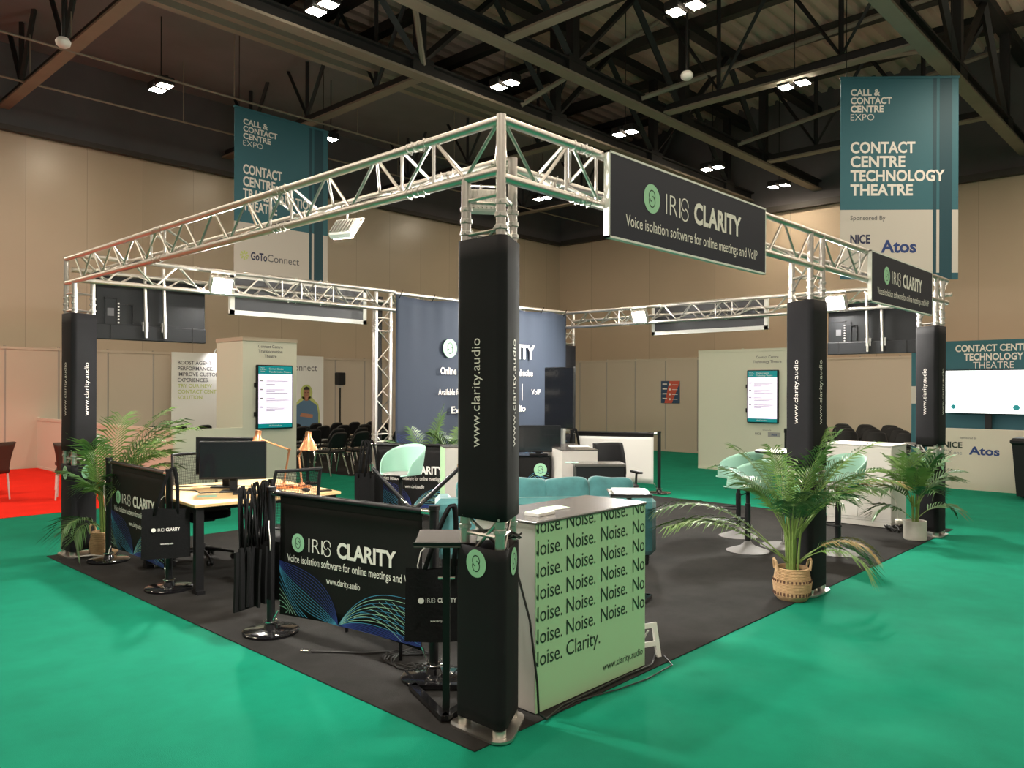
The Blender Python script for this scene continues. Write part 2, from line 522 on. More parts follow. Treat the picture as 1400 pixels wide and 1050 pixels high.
def waves(parent, F, W, y0, H, lift=0.002):
    """the sweeping line graphic along the foot of the printed panels: W wide, from y0, about H high"""
    def bez(a, b, c, d, n=22):
        out = []
        for i in range(n + 1):
            t = i / n; s_ = 1 - t
            out.append((W * (s_**3 * a[0] + 3 * s_ * s_ * t * b[0] + 3 * s_ * t * t * c[0] + t**3 * d[0]),
                        y0 + H * (s_**3 * a[1] + 3 * s_ * s_ * t * b[1] + 3 * s_ * t * t * c[1] + t**3 * d[1])))
        return out
    lw = 0.0034
    b1, b2, b3 = MB(F), MB(F), MB(F)
    n = 13
    for k in range(n):
        t = k / (n - 1)
        pts = bez((0.0, 0.97 - 0.16 * t), (0.08 + 0.05 * (1 - t), 0.90 - 0.62 * t), (0.40 - 0.20 * t, 0.92 - 0.88 * t), (0.45, 0.02))
        strip(b1 if k < 7 else b2, pts, lw, lift)
    for k in range(7):
        t = k / 6
        strip(b2 if k < 3 else b3, bez((0.0, 0.78 - 0.66 * t), (0.05 + 0.02 * t, 0.50 - 0.38 * t), (0.11 - 0.03 * t, 0.2 - 0.15 * t), (0.22 - 0.17 * t, 0.02)), lw, lift)
    for k in range(9):
        t = k / 8
        strip(b3 if k % 2 else b2, bez((0.45, 0.02), (0.58, 0.22 + 0.42 * (1 - t)), (0.74, 0.86 - 0.62 * t), (1.0, 0.70 - 0.66 * t)), lw, lift)
    for k in range(8):
        t = k / 7
        strip(b2 if k % 2 else b3, bez((0.56 + 0.30 * t, 0.22 + 0.42 * math.sin(PI * 0.62 * t)), (0.68 + 0.24 * t, 0.42 + 0.10 * t), (0.80 + 0.14 * t, 0.20 + 0.22 * t), (0.88 + 0.12 * t, 0.02 + 0.34 * t)), lw, lift)
    for k in range(7):
        t = k / 6
        strip(b1, bez((0.45, 0.02), (0.58, 0.22 - 0.18 * t), (0.75, 0.15 - 0.13 * t), (1.0, 0.09 - 0.08 * t)), lw, lift)
    b1.build('wave_print', 'wave_blue', parent); b2.build('wave_print', 'wave_cyan', parent); b3.build('wave_print', 'wave_mint', parent)

# ------------------------------------------------------------------ the hall
def structure(mb, name, m, label=None, parent=None, smooth=False):
    o = mb.build(name, m, parent, smooth)
    if parent is None:
        o['kind'] = 'structure'
        if label: o['label'] = label; o['category'] = name.split('_')[0]
    return o


structure(MB().box((-14, -14, -0.12), (20.5, 16.7, 0)), 'floor', 'green', 'green carpet that covers the whole hall floor')
structure(MB().box((-14, 16.5, 0), (20.5, 16.7, 7.15)), 'wall_left', 'wall_l', 'tall tan panelled hall wall at the back left')
structure(MB().box((20.3, -14, 0), (20.5, 16.5, 7.15)), 'wall_right', 'wall_r', 'tall tan hall wall at the back right')
structure(MB().box((-14, 16.45, 7.15), (20.5, 16.7, 10.6)), 'trim_1', 'dark_wall', 'dark band above the left hall wall')
structure(MB().box((20.25, -14, 7.15), (20.5, 16.45, 10.6)), 'trim_2', 'dark_wall', 'dark band above the right hall wall')

# roof deck: folded metal, ribs along x
mb = MB()
vs, fs = [], []
yy, k = -14.0, 0
prof = []
while yy < 16.5:
    prof += [(yy, 10.35), (yy + 0.16, 10.35), (yy + 0.20, 10.47), (yy + 0.36, 10.47)]; yy += 0.40
for (y_, z_) in prof: vs += [(-14, y_, z_), (20.5, y_, z_)]
for i in range(len(prof) - 1): fs.append((2 * i, 2 * i + 1, 2 * i + 3, 2 * i + 2))
mb.add(vs, fs)
structure(mb, 'ceiling', 'deck', 'dark corrugated metal roof deck')
for i, px in enumerate((-3.2, -0.8, 1.6, 4.0, 6.4, 8.8, 11.2, 13.6, 16.0, 18.4)):
    mb = MB()
    mb.box((px - 0.06, -14, 10.08), (px + 0.06, 16.4, 10.34)); mb.box((px - 0.12, -14, 10.06), (px + 0.12, 16.4, 10.09))
    structure(mb, 'ceiling_beam', 'steel_dark', 'dark roof purlin under the metal deck')


def girder(y, x0, x1, z0=7.5, z1=9.9, bay=3.95, wd=0.26, off=0.0):
    mb = MB()
    mb.cur = 1
    mb.box((x0, y - wd / 2, z0), (x1, y + wd / 2, z0 + 0.05))           # lower flange, tan colour stands for light from below
    mb.cur = 0
    mb.box((x0, y - 0.04, z0 + 0.05), (x1, y + 0.04, z0 + 0.24)); mb.box((x0, y - wd / 2, z0 + 0.24), (x1, y + wd / 2, z0 + 0.28))
    mb.box((x0, y - wd / 2, z1 - 0.2), (x1, y + wd / 2, z1))
    x = x0 + off; i = 0
    while x < x1 - 0.1:
        mb.box((x - 0.09, y - 0.09, z0 + 0.28), (x + 0.09, y + 0.09, z1 - 0.2))
        mb.box((x - 0.25, y - 0.12, z0 + 0.02), (x + 0.25, y + 0.12, z0 + 0.34))
        if x + bay <= x1 + 0.1:
            a, b = ((x, y, z0 + 0.28), (x + bay / 2, y, z1 - 0.2)); c = (x + bay, y, z0 + 0.28)
            mb.path([a, b], 0.08, 4); mb.path([b, c], 0.08, 4)
        x += bay; i += 1
    structure(mb, 'ceiling_beam', ['steel_black', 'steel_tan_or_lit'], 'dark steel lattice girder under the roof')


girder(1.45, 4, 20.2, off=2.0)
girder(6.65, -2, 20.2, off=2.9)
girder(8.75, -2, 20.2, off=4.9)
girder(-3.7, -2, 20.2, off=1)


def crossbeam(x, y0, y1, z=7.5, tan=True):
    mb = MB(); mb.cur = 1
    mb.box((x - 0.11, y0, z), (x + 0.11, y1, z + 0.04)); mb.cur = 0  # underside in tan, light from below put into the colour
    mb.box((x - 0.03, y0, z + 0.04), (x + 0.03, y1, z + 0.2)); mb.box((x - 0.09, y0, z + 2.1), (x + 0.09, y1, z + 2.25))
    n = max(1, int(round((y1 - y0) / 2.6)))
    for i in range(n):
        a = y0 + (y1 - y0) * i / n; b = y0 + (y1 - y0) * (i + 1) / n; m_ = (a + b) / 2
        mb.path([(x, a, z + 2.1), (x, m_, z + 0.2), (x, b, z + 2.1)], 0.05, 4)
        mb.tube((x, m_, z + 0.2), (x, m_, z + 2.1), 0.05, 4)
    structure(mb, 'ceiling_beam', ['steel_black', 'steel_tan_or_lit'], 'dark steel cross girder running to the left hall wall')


for x in (2.0, 6.9, 11.8, 16.7): crossbeam(x, 8.9, 16.4)
for x in (6.9, 11.8, 16.7): crossbeam(x, 1.6, 6.5, 7.55)
# round tie bars between the girders, seen from below as long diagonals
for (a, b) in (((7.0, 6.6, 7.7), (10.8, 1.5, 9.7)), ((11.0, 6.6, 7.7), (14.8, 1.5, 9.7)), ((8.0, 1.5, 7.7), (11.9, 6.6, 9.7)), ((15.2, 6.6, 7.7), (18.6, 1.5, 9.7)), ((12.5, 1.5, 7.7), (16.2, 6.6, 9.7)), ((4.6, 6.7, 9.6), (6.9, 8.7, 7.7)), ((11.8, 6.7, 9.6), (9.6, 8.7, 7.7))):
    structure(MB().tube(a, b, 0.055, 6), 'ceiling_beam', 'steel_tan_or_lit', 'slim steel tie bar between two roof girders')
# channels along x on the left and the soffit against the wall
for y, z in ((9.35, 7.95), (9.75, 8.0), (10.15, 8.0), (10.55, 8.0)):
    structure(MB().box((-6, y - 0.08, z), (20.2, y + 0.08, z + 0.16)), 'ceiling_beam', 'steel_tan_or_lit', 'long pale steel channel left of the girders')
structure(MB().box((-14, 11.2, 8.9), (20.25, 16.45, 9.0)), 'ceiling_panel_surface', 'soffit', 'flat dark soffit over the left side of the hall')
for y, z in ((12.3, 7.5), (14.6, 7.55)):
    mb = MB().tube((-6, y, z), (20.2, y, z), 0.022, 6)
    for x in range(-4, 20, 3): mb.tube((x, y, z), (x, y, 8.9), 0.012, 4)
    structure(mb, 'ceiling_beam', 'steel_tan_or_lit', 'thin conduit slung under the dark soffit')
structure(MB().box((-14, 16.3, 7.05), (20.2, 16.46, 7.16)), 'trim_3', 'steel_dark', 'dark rail along the top of the left hall wall')
structure(MB().box((20.1, -14, 7.05), (20.28, 16.3, 7.22)), 'trim_4', 'steel_dark', 'dark rail along the top of the right hall wall')


def hall_lamp(x, y, z, label, single=False):
    t = thing('ceiling_lamp', label, 'lamp', (x, y, z), 0, 'paired hall lamps under the roof')
    xs = (0,) if single else (-0.17, 0.17)
    hb = MB()
    for dx in xs: hb.bbox((-0.15, dx - 0.13, 0.012), (0.15, dx + 0.13, 0.16), 0.02)
    hb.box((-0.03, -0.26, 0.15), (0.03, 0.26, 0.19))
    hb.build('housing', 'steel_black', t)
    for dx in xs: MB().box((-0.12, dx - 0.10, 0), (0.12, dx + 0.10, 0.011)).build('lens', 'lamp_glow', t)
    MB().tube((0, 0, 0.14), (0, 0, (8.95 if y > 11.2 else 10.4) - z), 0.012, 6).build('hanger', 'steel_black', t)


for x, y, lb in ((3.78, 12.86, 'paired warm ceiling lamp in front of the left wall, left of the teal banner'),
                 (4.09, 7.78, 'paired ceiling lamp at the top of the picture above the left truss'),
                 (8.21, 7.84, 'paired ceiling lamp right above the front corner of the silver truss'),
                 (12.14, 7.80, 'paired ceiling lamp above the left end of the large navy sign'),
                 (15.54, 13.24, 'small paired ceiling lamp seen under the truss right of the front corner'),
                 (7.89, 3.71, 'paired ceiling lamp at the top edge left of the metal roof deck'),
                 (11.97, 3.77, 'paired ceiling lamp beside the top left of the right hanging banner'),
                 (16.07, 7.77, 'small paired ceiling lamp above the right half of the large navy sign'),
                 (18.99, 7.27, 'farthest paired ceiling lamp just above the right end of the navy sign')):
    hall_lamp(x, y, 7.5, lb)
hall_lamp(7.83, 13.12, 7.5, 'ceiling lamp peeking out beside the left hanging banner', True)
for x, y, z, lb in ((1.35, 10.6, 6.95, 'small white dome sensor hanging at the far left under the roof'), (9.35, 4.55, 7.15, 'small white dome sensor hanging above the right girder')):
    t = thing('ceiling_sensor', lb, 'sensor', (x, y, z))
    MB().lathe([(0.0, -0.09), (0.06, -0.085), (0.1, -0.05), (0.11, 0.0), (0.08, 0.05), (0, 0.06)], 16, cap=False).build('dome', 'white', t, True)
    MB().tube((0, 0, 0.05), (0, 0, 10.1 - z), 0.025, 6).build('drop_rod', 'steel_black', t)


# ------------------------------------------------------------------ shell scheme walls of the neighbouring stands
def partition(p0, p1, h, label, m='shell', th=0.04, pitch=1.0, posts=True, post_mat='shell_grey'):
    p0 = Vector((p0[0], p0[1], 0)); p1 = Vector((p1[0], p1[1], 0)); d = p1 - p0; L = d.length
    F = Matrix.Translation(p0) @ Matrix.Rotation(math.atan2(d.y, d.x), 4, 'Z')
    o = structure(MB(F).box((0, -th / 2, 0), (L, th / 2, h)), 'partition_wall', m, label)
    if posts:
        n = max(1, int(round(L / pitch)))
        for i in range(n + 1):
            x = L * i / n
            MB(F).lathe([(0.028, 0), (0.028, h + 0.02)], 8, (x, 0, 0)).build('post', post_mat, o)
        MB(F).box((0, -th / 2 - 0.012, h - 0.05), (L, th / 2 + 0.012, h + 0.005)).build('rail', m, o)
        MB(F).box((0, -th / 2 - 0.012, 0.0), (L, th / 2 + 0.012, 0.05)).build('rail', m, o)
    return o


partition((-6, 15.8), (15.7, 15.8), 2.5, 'long beige shell scheme partition along the left hall wall')
partition((15.7, 15.8), (15.7, 6.0), 2.5, 'beige shell scheme partition along the right side of the hall')
partition((12.3, 5.97), (12.3, 3.99), 2.5, 'beige wall panel of the right theatre that carries the timetable screen', 'shell_green', 0.1, posts=True, post_mat='shell_green')
partition((12.3, 5.97), (15.7, 5.97), 2.5, 'beige return wall behind the right theatre screen', 'shell')
partition((19.0, 9.0), (19.0, -3), 2.55, 'beige back wall behind the rows of the right theatre', 'shell_lit', 0.06, 1.0)
partition((12.3, 1.5), (12.3, -3), 1.03, 'low beige front wall of the right theatre with sponsor names', 'shell_white', 0.06, posts=False)
partition((2.5, 9.3), (2.5, 15.78), 1.04, 'low wall in peach light at the left end of the left theatre', 'shell_white', 0.05, 2.0, post_mat='shell_white')
partition((2.5, 9.3), (3.6, 9.3), 1.04, 'low pale front wall of the left theatre behind the desk', 'shell_green', 0.06, posts=False)
o = structure(MB().box((3.61, 9.3, 0), (4.6, 10.2, 2.5)), 'partition_wall', 'shell_green', 'tall pale block of the left theatre that carries the timetable screen')
MB().box((3.60, 9.285, 2.45), (4.61, 10.21, 2.51)).build('rail', 'shell', o)
partition((19.6, -1), (13.05, -1), 2.5, 'beige side wall of the right theatre behind the teal stage panel')

# lettering on the theatre block
F = frame((4.105, 9.298, 0), (1, 0, 0), (0, 0, 1))
mb = MB(F)
for s, z in (('Contact Centre', 2.345), ('Transformation', 2.265), ('Theatre', 2.185)): text(mb, s, 0, z, 0.048, None, 0.008, 'c', 0.002)
mb.build('lettering', 'ink_grey', o)
o2 = [x for x in C.objects if x.get('label', '').startswith('beige wall panel of the right theatre')][0]
F2 = frame((12.248, 4.43, 0), (0, -1, 0), (0, 0, 1))
mb = MB(F2)
for s, z in (('Contact Centre', 2.305), ('Technology Theatre', 2.215)): text(mb, s, 0, z, 0.05, None, 0.008, 'c', 0.002)
text(mb, 'Sponsored By', 0.0, 0.86, 0.022, None, 0, 'c', 0.002)
text(mb, 'NICE', -0.25, 0.77, 0.04, None, 0.02, 'l', 0.002)
mb.build('lettering', 'ink_grey', o2)
mb = MB(F2); rect(mb, 0.02, 0.735, 0.28, 0.83, 0.001); mb.build('sponsor_patch', 'ink_pale', o2)
mb = MB(F2); text(mb, 'Atos', 0.15, 0.765, 0.04, None, 0.02, 'c', 0.003); mb.build('lettering', 'ink_blue', o2)


def timetable(M0, label, header):
    """portrait screen; M0: frame at its centre, x right, y up, z towards the viewer"""
    t = thing('timetable_screen', label, 'screen', M0.translation)
    B = inv(t) @ M0
    MB(B).bbox((-0.33, -0.53, 0.012), (0.33, 0.53, 0.075), 0.012).build('casing', 'black', t)
    for sy in (-0.28, 0.2): MB(B).bbox((-0.365, sy - 0.04, 0.02), (-0.328, sy + 0.04, 0.06), 0.008).build('side_bracket', 'black', t)
    d = MB(B); rect(d, -0.31, -0.44, 0.31, 0.38, 0.077); d = d.build('display', 'screen_lit', t)
    h = MB(B); rect(h, -0.31, 0.38, 0.31, 0.51, 0.077); h.build('display_header', 'screen_teal', t)
    h = MB(B); rect(h, -0.31, -0.51, 0.31, -0.44, 0.077); h.build('display_footer', 'screen_teal', t)
    x = MB(B); text(x, 'Contact Centre', -0.12, 0.455, 0.028, None, 0.015, 'l', 0.079); text(x, header, -0.12, 0.405, 0.028, None, 0.015, 'l', 0.079)
    for i, s in enumerate(('CALL &', 'CONTACT', 'CENTRE')): text(x, s, -0.28, 0.475 - 0.03 * i, 0.016, None, 0.01, 'l', 0.079)
    text(x, '#CallCentreExpo', 0, -0.485, 0.022, None, 0.01, 'c', 0.079)
    x.build('lettering', 'ink_white', t)
    x = MB(B)
    for r_ in range(4):
        y = 0.26 - r_ * 0.145
        rect(x, -0.28, y, -0.23, y + 0.02, 0.079)
        for j in range(3): rect(x, -0.17, y - 0.028 * j, -0.17 + (0.40, 0.33, 0.16)[(j + r_) % 3], y - 0.028 * j + 0.009, 0.079)
    x.build('schedule_line', 'ink_pale', t)


timetable(frame((4.155, 9.298, 1.53), (1, 0, 0), (0, 0, 1)), 'portrait timetable screen on the tall pale block of the left theatre', 'Transformation Theatre')
timetable(frame((12.25, 4.50, 1.54), (0, -1, 0), (0, 0, 1)), 'portrait timetable screen on the beige wall of the right theatre', 'Technology Theatre')

# poster far behind, on the right partition
t = thing('wall_poster', 'small red and blue poster on the beige partition at the back', 'poster', (15.67, 8.78, 1.6))
B = inv(t) @ frame((15.67, 8.78, 1.6), (0, -1, 0), (0, 0, 1))
MB(B).box((-0.29, -0.3, 0), (0.29, 0.3, 0.008)).build('sheet', 'poster_blue', t)
mb = MB(B); mb.add([(-0.18, -0.3, 0.01), (0.05, -0.3, 0.01), (0.29, 0.25, 0.01), (0.29, 0.3, 0.01), (-0.02, 0.3, 0.01)], [(0, 1, 2, 3, 4)]); mb.build('red_print', 'poster_red', t)
mb = MB(B)
for i in range(4):
    rect(mb, -0.24, 0.2 - 0.13 * i, -0.1, 0.23 - 0.13 * i, 0.011); disc(mb, -0.01, 0.2 - 0.13 * i, 0.03, 0.012, 12); rect(mb, 0.06, 0.19 - 0.13 * i, 0.23, 0.205 - 0.13 * i, 0.012)
mb.build('printed_line', 'ink_white', t)

# stage set of the right theatre: teal panel, sponsor strip, big monitor
t = thing('stage_set', 'wide teal stage panel with pale strip behind the bright monitor', 'stage panel', (13.0, -0.4, 0))
MB(inv(t)).box((13.0, -2.8, 0), (13.05, 1.97, 2.56)).build('board', 'teal_print', t)
B = inv(t) @ frame((12.997, 1.97, 0), (0, -1, 0), (0, 0, 1))
mb = MB(B); rect(mb, 0, 1.43, 1.2, 1.75, 0.001); mb.build('sponsor_strip', 'banner_white', t)
mb = MB(B)
let(t, B, 'ink_white', [('CONTACT CENTRE', 1.32, 2.365, 0.115, 1.18, 0.028, 'c', 0.003), ('TECHNOLOGY', 1.32, 2.21, 0.115, 0.90, 0.028, 'c', 0.003), ('THEATRE', 1.32, 2.065, 0.115, 0.62, -0.004, 'c', 0.003), ('T', 0.62, 1.95, 0.09, None, 0.02, 'l', 0.003)])
mb = MB(B); text(mb, 'Atos', 0.30, 1.50, 0.13, None, 0.02, 'l', 0.004); mb.build('lettering', 'ink_blue', t)
t = thing('stage_monitor', 'large bright white monitor on a stand before the teal stage panel', 'monitor', (12.75, 0.45, 0))
B = inv(t) @ frame((12.72, 1.33, 0), (0, -1, 0), (0, 0, 1))
MB(B).bbox((-0.02, 1.27, -0.07), (1.42, 2.04, -0.005), 0.01).build('casing', 'black', t)
mb = MB(B); rect(mb, 0, 1.285, 1.40, 2.02, 0.0); d = mb.build('display', 'screen_bright', t)
mb = MB(B); rect(mb, 0.25, 1.76, 0.86, 1.775, 0.003); text(mb, 'Contact Centre Expo', 0.20, 1.37, 0.025, None, 0, 'l', 0.003); disc(mb, 0.13, 1.39, 0.04, 0.003); disc(mb, 1.08, 1.39, 0.05, 0.003)
mb.build('screen_print', 'screen_teal', d)
MB(B).box((0.60, 0.45, -0.12), (0.70, 1.9, -0.075)).build('column', 'black', t)
MB(B).bbox((0.30, 0.0, -0.25), (1.0, 0.04, 0.15), 0.01).build('foot', 'black', t)
MB(B).box((0.60, 0.03, -0.12), (0.70, 0.5, -0.075)).build('column', 'black', t)
lw = [x for x in C.objects if x.get('label', '').startswith('low beige front wall of the right')][0]
B = frame((12.268, 1.25, 0), (0, -1, 0), (0, 0, 1))
mb = MB(B)
text(mb, 'NICE', 0.00, 0.70, 0.095, 0.30, 0.035, 'l', 0.002); mb.build('lettering', 'ink_dark', lw)
mb = MB(B); text(mb, 'CX', 0.01, 0.585, 0.075, 0.14, -0.01, 'l', 0.002); text(mb, 'Sponsored By', 0.27, 0.86, 0.03, None, 0.0, 'l', 0.002); mb.build('lettering', 'ink_grey', lw)
mb = MB(B); text(mb, 'one', 0.165, 0.585, 0.065, 0.13, 0.01, 'l', 0.002); mb.build('lettering', 'ink_pale', lw)
mb = MB(B); text(mb, 'Atos', 0.40, 0.60, 0.13, 0.45, 0.03, 'l', 0.002); mb.build('lettering', 'ink_blue', lw)

# standing banners in the left theatre
t = thing('standing_banner', 'white standing banner with grey and lime capitals in the left theatre', 'banner', (5.8, 15.5, 0))
B = inv(t) @ frame((5.15, 15.5, 0), (1, 0, 0), (0, 0, 1))
MB(B).box((0, 0.06, -0.03), (1.27, 2.5, 0.0)).build('sheet', 'white_trim', t)
MB(B).bbox((-0.02, 0, -0.12), (1.29, 0.07, 0.1), 0.02).build('foot', 'alu2', t)
mb = MB(B)
for i, s in enumerate(('BOOST AGENT', 'PERFORMANCE.', 'IMPROVE CUSTOMER', 'EXPERIENCES.')): text(mb, s, 0.14, 2.22 - 0.135 * i, 0.082, None, 0.016, 'l', 0.003)
mb.build('lettering', 'ink_grey', t)
mb = MB(B)
for i, s in enumerate(('TRY OUR NEW', 'CONTACT CENTRE', 'SOLUTION.')): text(mb, s, 0.14, 1.68 - 0.135 * i, 0.082, None, 0.016, 'l', 0.003)
mb.build('lettering', 'ink_lime', t)
t = thing('banner_spotlight', 'small black arm lamp clipped on top of the white standing banner', 'lamp', (6.15, 15.5, 2.5))
MB().path([(0, -0.02, 0), (0.02, -0.08, 0.1), (0.08, -0.24, 0.14)], 0.012, 6).build('arm', 'white_trim', t)
MB().bbox((0.02, -0.34, 0.12), (0.22, -0.22, 0.16), 0.01).build('lamp_head', 'black', t)
l = bpy.data.lights.new('banner_light', 'SPOT'); l.energy = 28; l.spot_size = R(110); l.spot_blend = 0.9; l.shadow_soft_size = 0.05; l.color = (1, 0.95, 0.95)
lo = bpy.data.objects.new('banner_light', l); C.objects.link(lo); lo.location = (6.25, 15.12, 2.58); lo.rotation_euler = (R(40), 0, 0)
t = thing('standing_banner', 'standing banner with a printed man in a blue shirt, arms folded', 'banner', (8.75, 15.55, 0))
B = inv(t) @ frame((8.05, 15.55, 0), (1, 0, 0), (0, 0, 1))
MB(B).box((0, 0.06, -0.03), (1.2, 2.52, 0.0)).build('sheet', 'white_trim', t)
MB(B).bbox((-0.02, 0, -0.12), (1.22, 0.07, 0.1), 0.02).build('foot', 'alu2', t)
mb = MB(B); text(mb, 'Connect', 0.14, 2.13, 0.17, None, 0.0, 'l', 0.003); mb.build('lettering', 'ink_grey', t)


def blob(mb, pts, lift):
    mb.add([(x, y, lift) for x, y in pts], [tuple(range(len(pts)))])


cx = 0.68
mb = MB(B); disc(mb, cx, 1.56, 0.18, 0.002, 24, 0.21)
blob(mb, [(cx - 0.42, 0.45), (cx + 0.42, 0.45), (cx + 0.41, 1.0), (cx + 0.36, 1.25), (cx + 0.14, 1.45), (cx - 0.14, 1.45), (cx - 0.36, 1.25), (cx - 0.41, 1.0)], 0.002)
mb.build('print_outline', 'ink_lime', t)
mb = MB(B); blob(mb, [(cx - 0.36, 0.45), (cx + 0.36, 0.45), (cx + 0.36, 1.0), (cx + 0.31, 1.22), (cx + 0.1, 1.36), (cx - 0.1, 1.36), (cx - 0.31, 1.22), (cx - 0.36, 1.0)], 0.004); mb.build('printed_shirt', 'shirt', t)
mb = MB(B); disc(mb, cx, 1.53, 0.095, 0.006, 24, 0.135); rect(mb, cx - 0.05, 1.34, cx + 0.05, 1.45, 0.005)
blob(mb, [(cx - 0.2, 0.93), (cx + 0.18, 0.88), (cx + 0.2, 0.97), (cx - 0.16, 1.03)], 0.006); mb.build('printed_skin', 'skin', t)
mb = MB(B)
blob(mb, [(cx - 0.1, 1.57), (cx - 0.085, 1.63), (cx + 0.085, 1.63), (cx + 0.1, 1.57), (cx + 0.09, 1.68), (cx, 1.72), (cx - 0.09, 1.68)], 0.008)
rect(mb, cx - 0.06, 1.55, cx - 0.02, 1.565, 0.008); rect(mb, cx + 0.02, 1.55, cx + 0.06, 1.565, 0.008); rect(mb, cx - 0.035, 1.465, cx + 0.035, 1.475, 0.008)
mb.build('printed_hair', 'hair', t)

t = thing('loudspeaker', 'black loudspeaker on a pole behind the rows of the left theatre', 'loudspeaker', (9.06, 14.5, 0))
MB().bbox((-0.11, -0.1, 1.76), (0.11, 0.1, 2.08), 0.02).build('speaker_cabinet', 'black', t)
MB().tube((0, 0, 0.3), (0, 0, 1.7), 0.02, 10).build('pole', 'black', t); MB().box((-0.05, -0.05, 1.69), (0.05, 0.05, 1.76)).build('bracket', 'alu2', t)
for k in range(3):
    a = 2 * PI * k / 3; MB().tube((0, 0, 0.75), (0.45 * math.cos(a), 0.45 * math.sin(a), 0.012), 0.012, 6).build('leg', 'black', t)

# ------------------------------------------------------------------ carpets
o = MB().bbox((-0.17, -0.006, 0), (7.86, 6.1, 0.007), 0.003).build('stand_carpet', 'black_carpet'); tag(o, 'black carpet laid under the whole truss stand', 'carpet')
o = MB().bbox((-5, 9.03, 0), (2.48, 15.75, 0.006), 0.002).build('red_carpet', 'red'); tag(o, 'bright red carpet of the neighbouring stand at the far left', 'carpet')
o = MB().bbox((6.15, 9.9, 0), (14.5, 15.7, 0.006), 0.002).build('theatre_carpet', 'black_carpet'); tag(o, 'dark carpet under the chairs of the left theatre', 'carpet')

# ------------------------------------------------------------------ truss towers
SP = 0.242


def rounded_tri(pts, r, n=5):
    """outline of a triangle grown by r with round corners"""
    c = Vector((sum(p[0] for p in pts) / 3, sum(p[1] for p in pts) / 3))
    pts = sorted([Vector(p) for p in pts], key=lambda p: math.atan2(p.y - c.y, p.x - c.x))
    out = []
    for i in range(3):
        a, b, d = pts[i - 1], pts[i], pts[(i + 1) % 3]
        n1 = (b - a).normalized(); n1 = Vector((n1.y, -n1.x)); n2 = (d - b).normalized(); n2 = Vector((n2.y, -n2.x))
        t1 = math.atan2(n1.y, n1.x); t2 = math.atan2(n2.y, n2.x)
        while t2 < t1: t2 += 2 * PI
        for k in range(n + 1):
            t = t1 + (t2 - t1) * k / n
            out.append((b.x + r * math.cos(t), b.y + r * math.sin(t)))
    return out


def sleeve(pts, z0, z1, rnd, rows=14):
    base = rounded_tri(pts, 0.036)
    n = len(base); mb = MB()
    vs, fs = [], []
    for j in range(rows + 1):
        z = z0 + (z1 - z0) * j / rows
        for i, (x, y) in enumerate(base):
            k = 0.0 if j in (0, rows) else rnd.uniform(-0.0022, 0.0022)
            vs.append((x + k, y + k, z))
    for j in range(rows):
        for i in range(n):
            fs.append((j * n + i, j * n + (i + 1) % n, (j + 1) * n + (i + 1) % n, (j + 1) * n + i))
    mb.add(vs, fs)
    return mb


def tower(N, e, inw, tops, label, sleeved=True, low=0.05, faces=(), brace_z=(0.05, 2.95)):
    """triangular truss leg: chord N, second chord along E, third on the INW side; tops: top height of the three chords"""
    t = thing('truss_tower', label, 'truss', (N[0], N[1], 0))
    e = Vector(e); inw = Vector(inw); N0 = Vector((0, 0)); A = e * SP; B = e * (SP / 2) + inw * (SP * 0.866)
    P = [N0, A, B]
    for p, zt in zip(P, tops):
        c = MB().tube((p.x, p.y, low - 0.03), (p.x, p.y, zt), 0.0245, 14)
        c.build('chord', 'alu', t, True)
        for z in (1.0, 1.06, 2.46, 2.52, 2.58):
            m = MB()
            m.lathe([(0.026, -0.012), (0.031, -0.009), (0.031, 0.009), (0.026, 0.012)], 14, (p.x, p.y, z), cap=False)
            for k in range(2):
                a = k * PI + 0.6; m.tube((p.x + 0.028 * math.cos(a), p.y + 0.028 * math.sin(a), z), (p.x + 0.042 * math.cos(a), p.y + 0.042 * math.sin(a), z), 0.006, 6)
            m.build('connector', 'alu2', t, True)
    br = MB()
    for i in range(3):
        a, b = P[i], P[(i + 1) % 3]
        z, up = brace_z[0] + 0.05, True
        top = min(brace_z[1], min(tops) - 0.03)
        while z + 0.24 < top:
            q0, q1 = (a, b) if up else (b, a)
            br.tube((q0.x, q0.y, z), (q1.x, q1.y, z + 0.24), 0.0085, 6); z += 0.24; up = not up
        for z in (1.07, 2.45, 2.62, 0.12, 0.97):
            if z < top: br.tube((a.x, a.y, z), (b.x, b.y, z), 0.0095, 6)
    br.build('bracing', 'alu', t, True)
    tri = [(p.x, p.y) for p in P]
    pl = MB().prism(rounded_tri(tri, 0.07), 0.007, 0.018)
    for p in P: pl.lathe([(0.034, 0.018), (0.034, 0.05), (0.026, 0.055)], 14, (p.x, p.y, 0))
    pl.build('base_plate', 'alu', t, True)
    if sleeved:
        rnd = random.Random(label)
        up = sleeve(tri, 1.05, 2.42, rnd).build('upper_sleeve', 'sleeve', t, True, solid=0.003)
        lo = sleeve(tri, 0.06, 0.915, rnd).build('lower_sleeve', 'sleeve', t, True, solid=0.003)
        for (o, r) in faces:         # each face: centre of its foot, direction to the right as seen from outside
            o = Vector((o[0], o[1], 0)); r = Vector((r[0], r[1], 0)).normalized(); n = Vector((r.y, -r.x, 0))
            F = frame(o + n * 0.0405, (0, 0, 1), -r)
            mb = MB(F); text(mb, 'www.clarity.audio', 1.40, -0.022, 0.058, 0.53, -0.003, 'l', 0.001); mb.build('lettering', 'ink_white', up)
            emblem(lo, frame(o + n * 0.0405, r, (0, 0, 1)), 0, 0.835, 0.068, lift=0.001)
    return t


h_ = SP * 0.866
fL = lambda: [((0, SP / 2), (0, -1)), ((h_ / 2, SP / 4), (h_, SP / 2))]           # faces of a leg whose second chord runs along +y
fR = lambda: [((SP / 2, 0), (1, 0)), ((SP / 4, h_ / 2), (-SP / 4, -h_ / 2))]
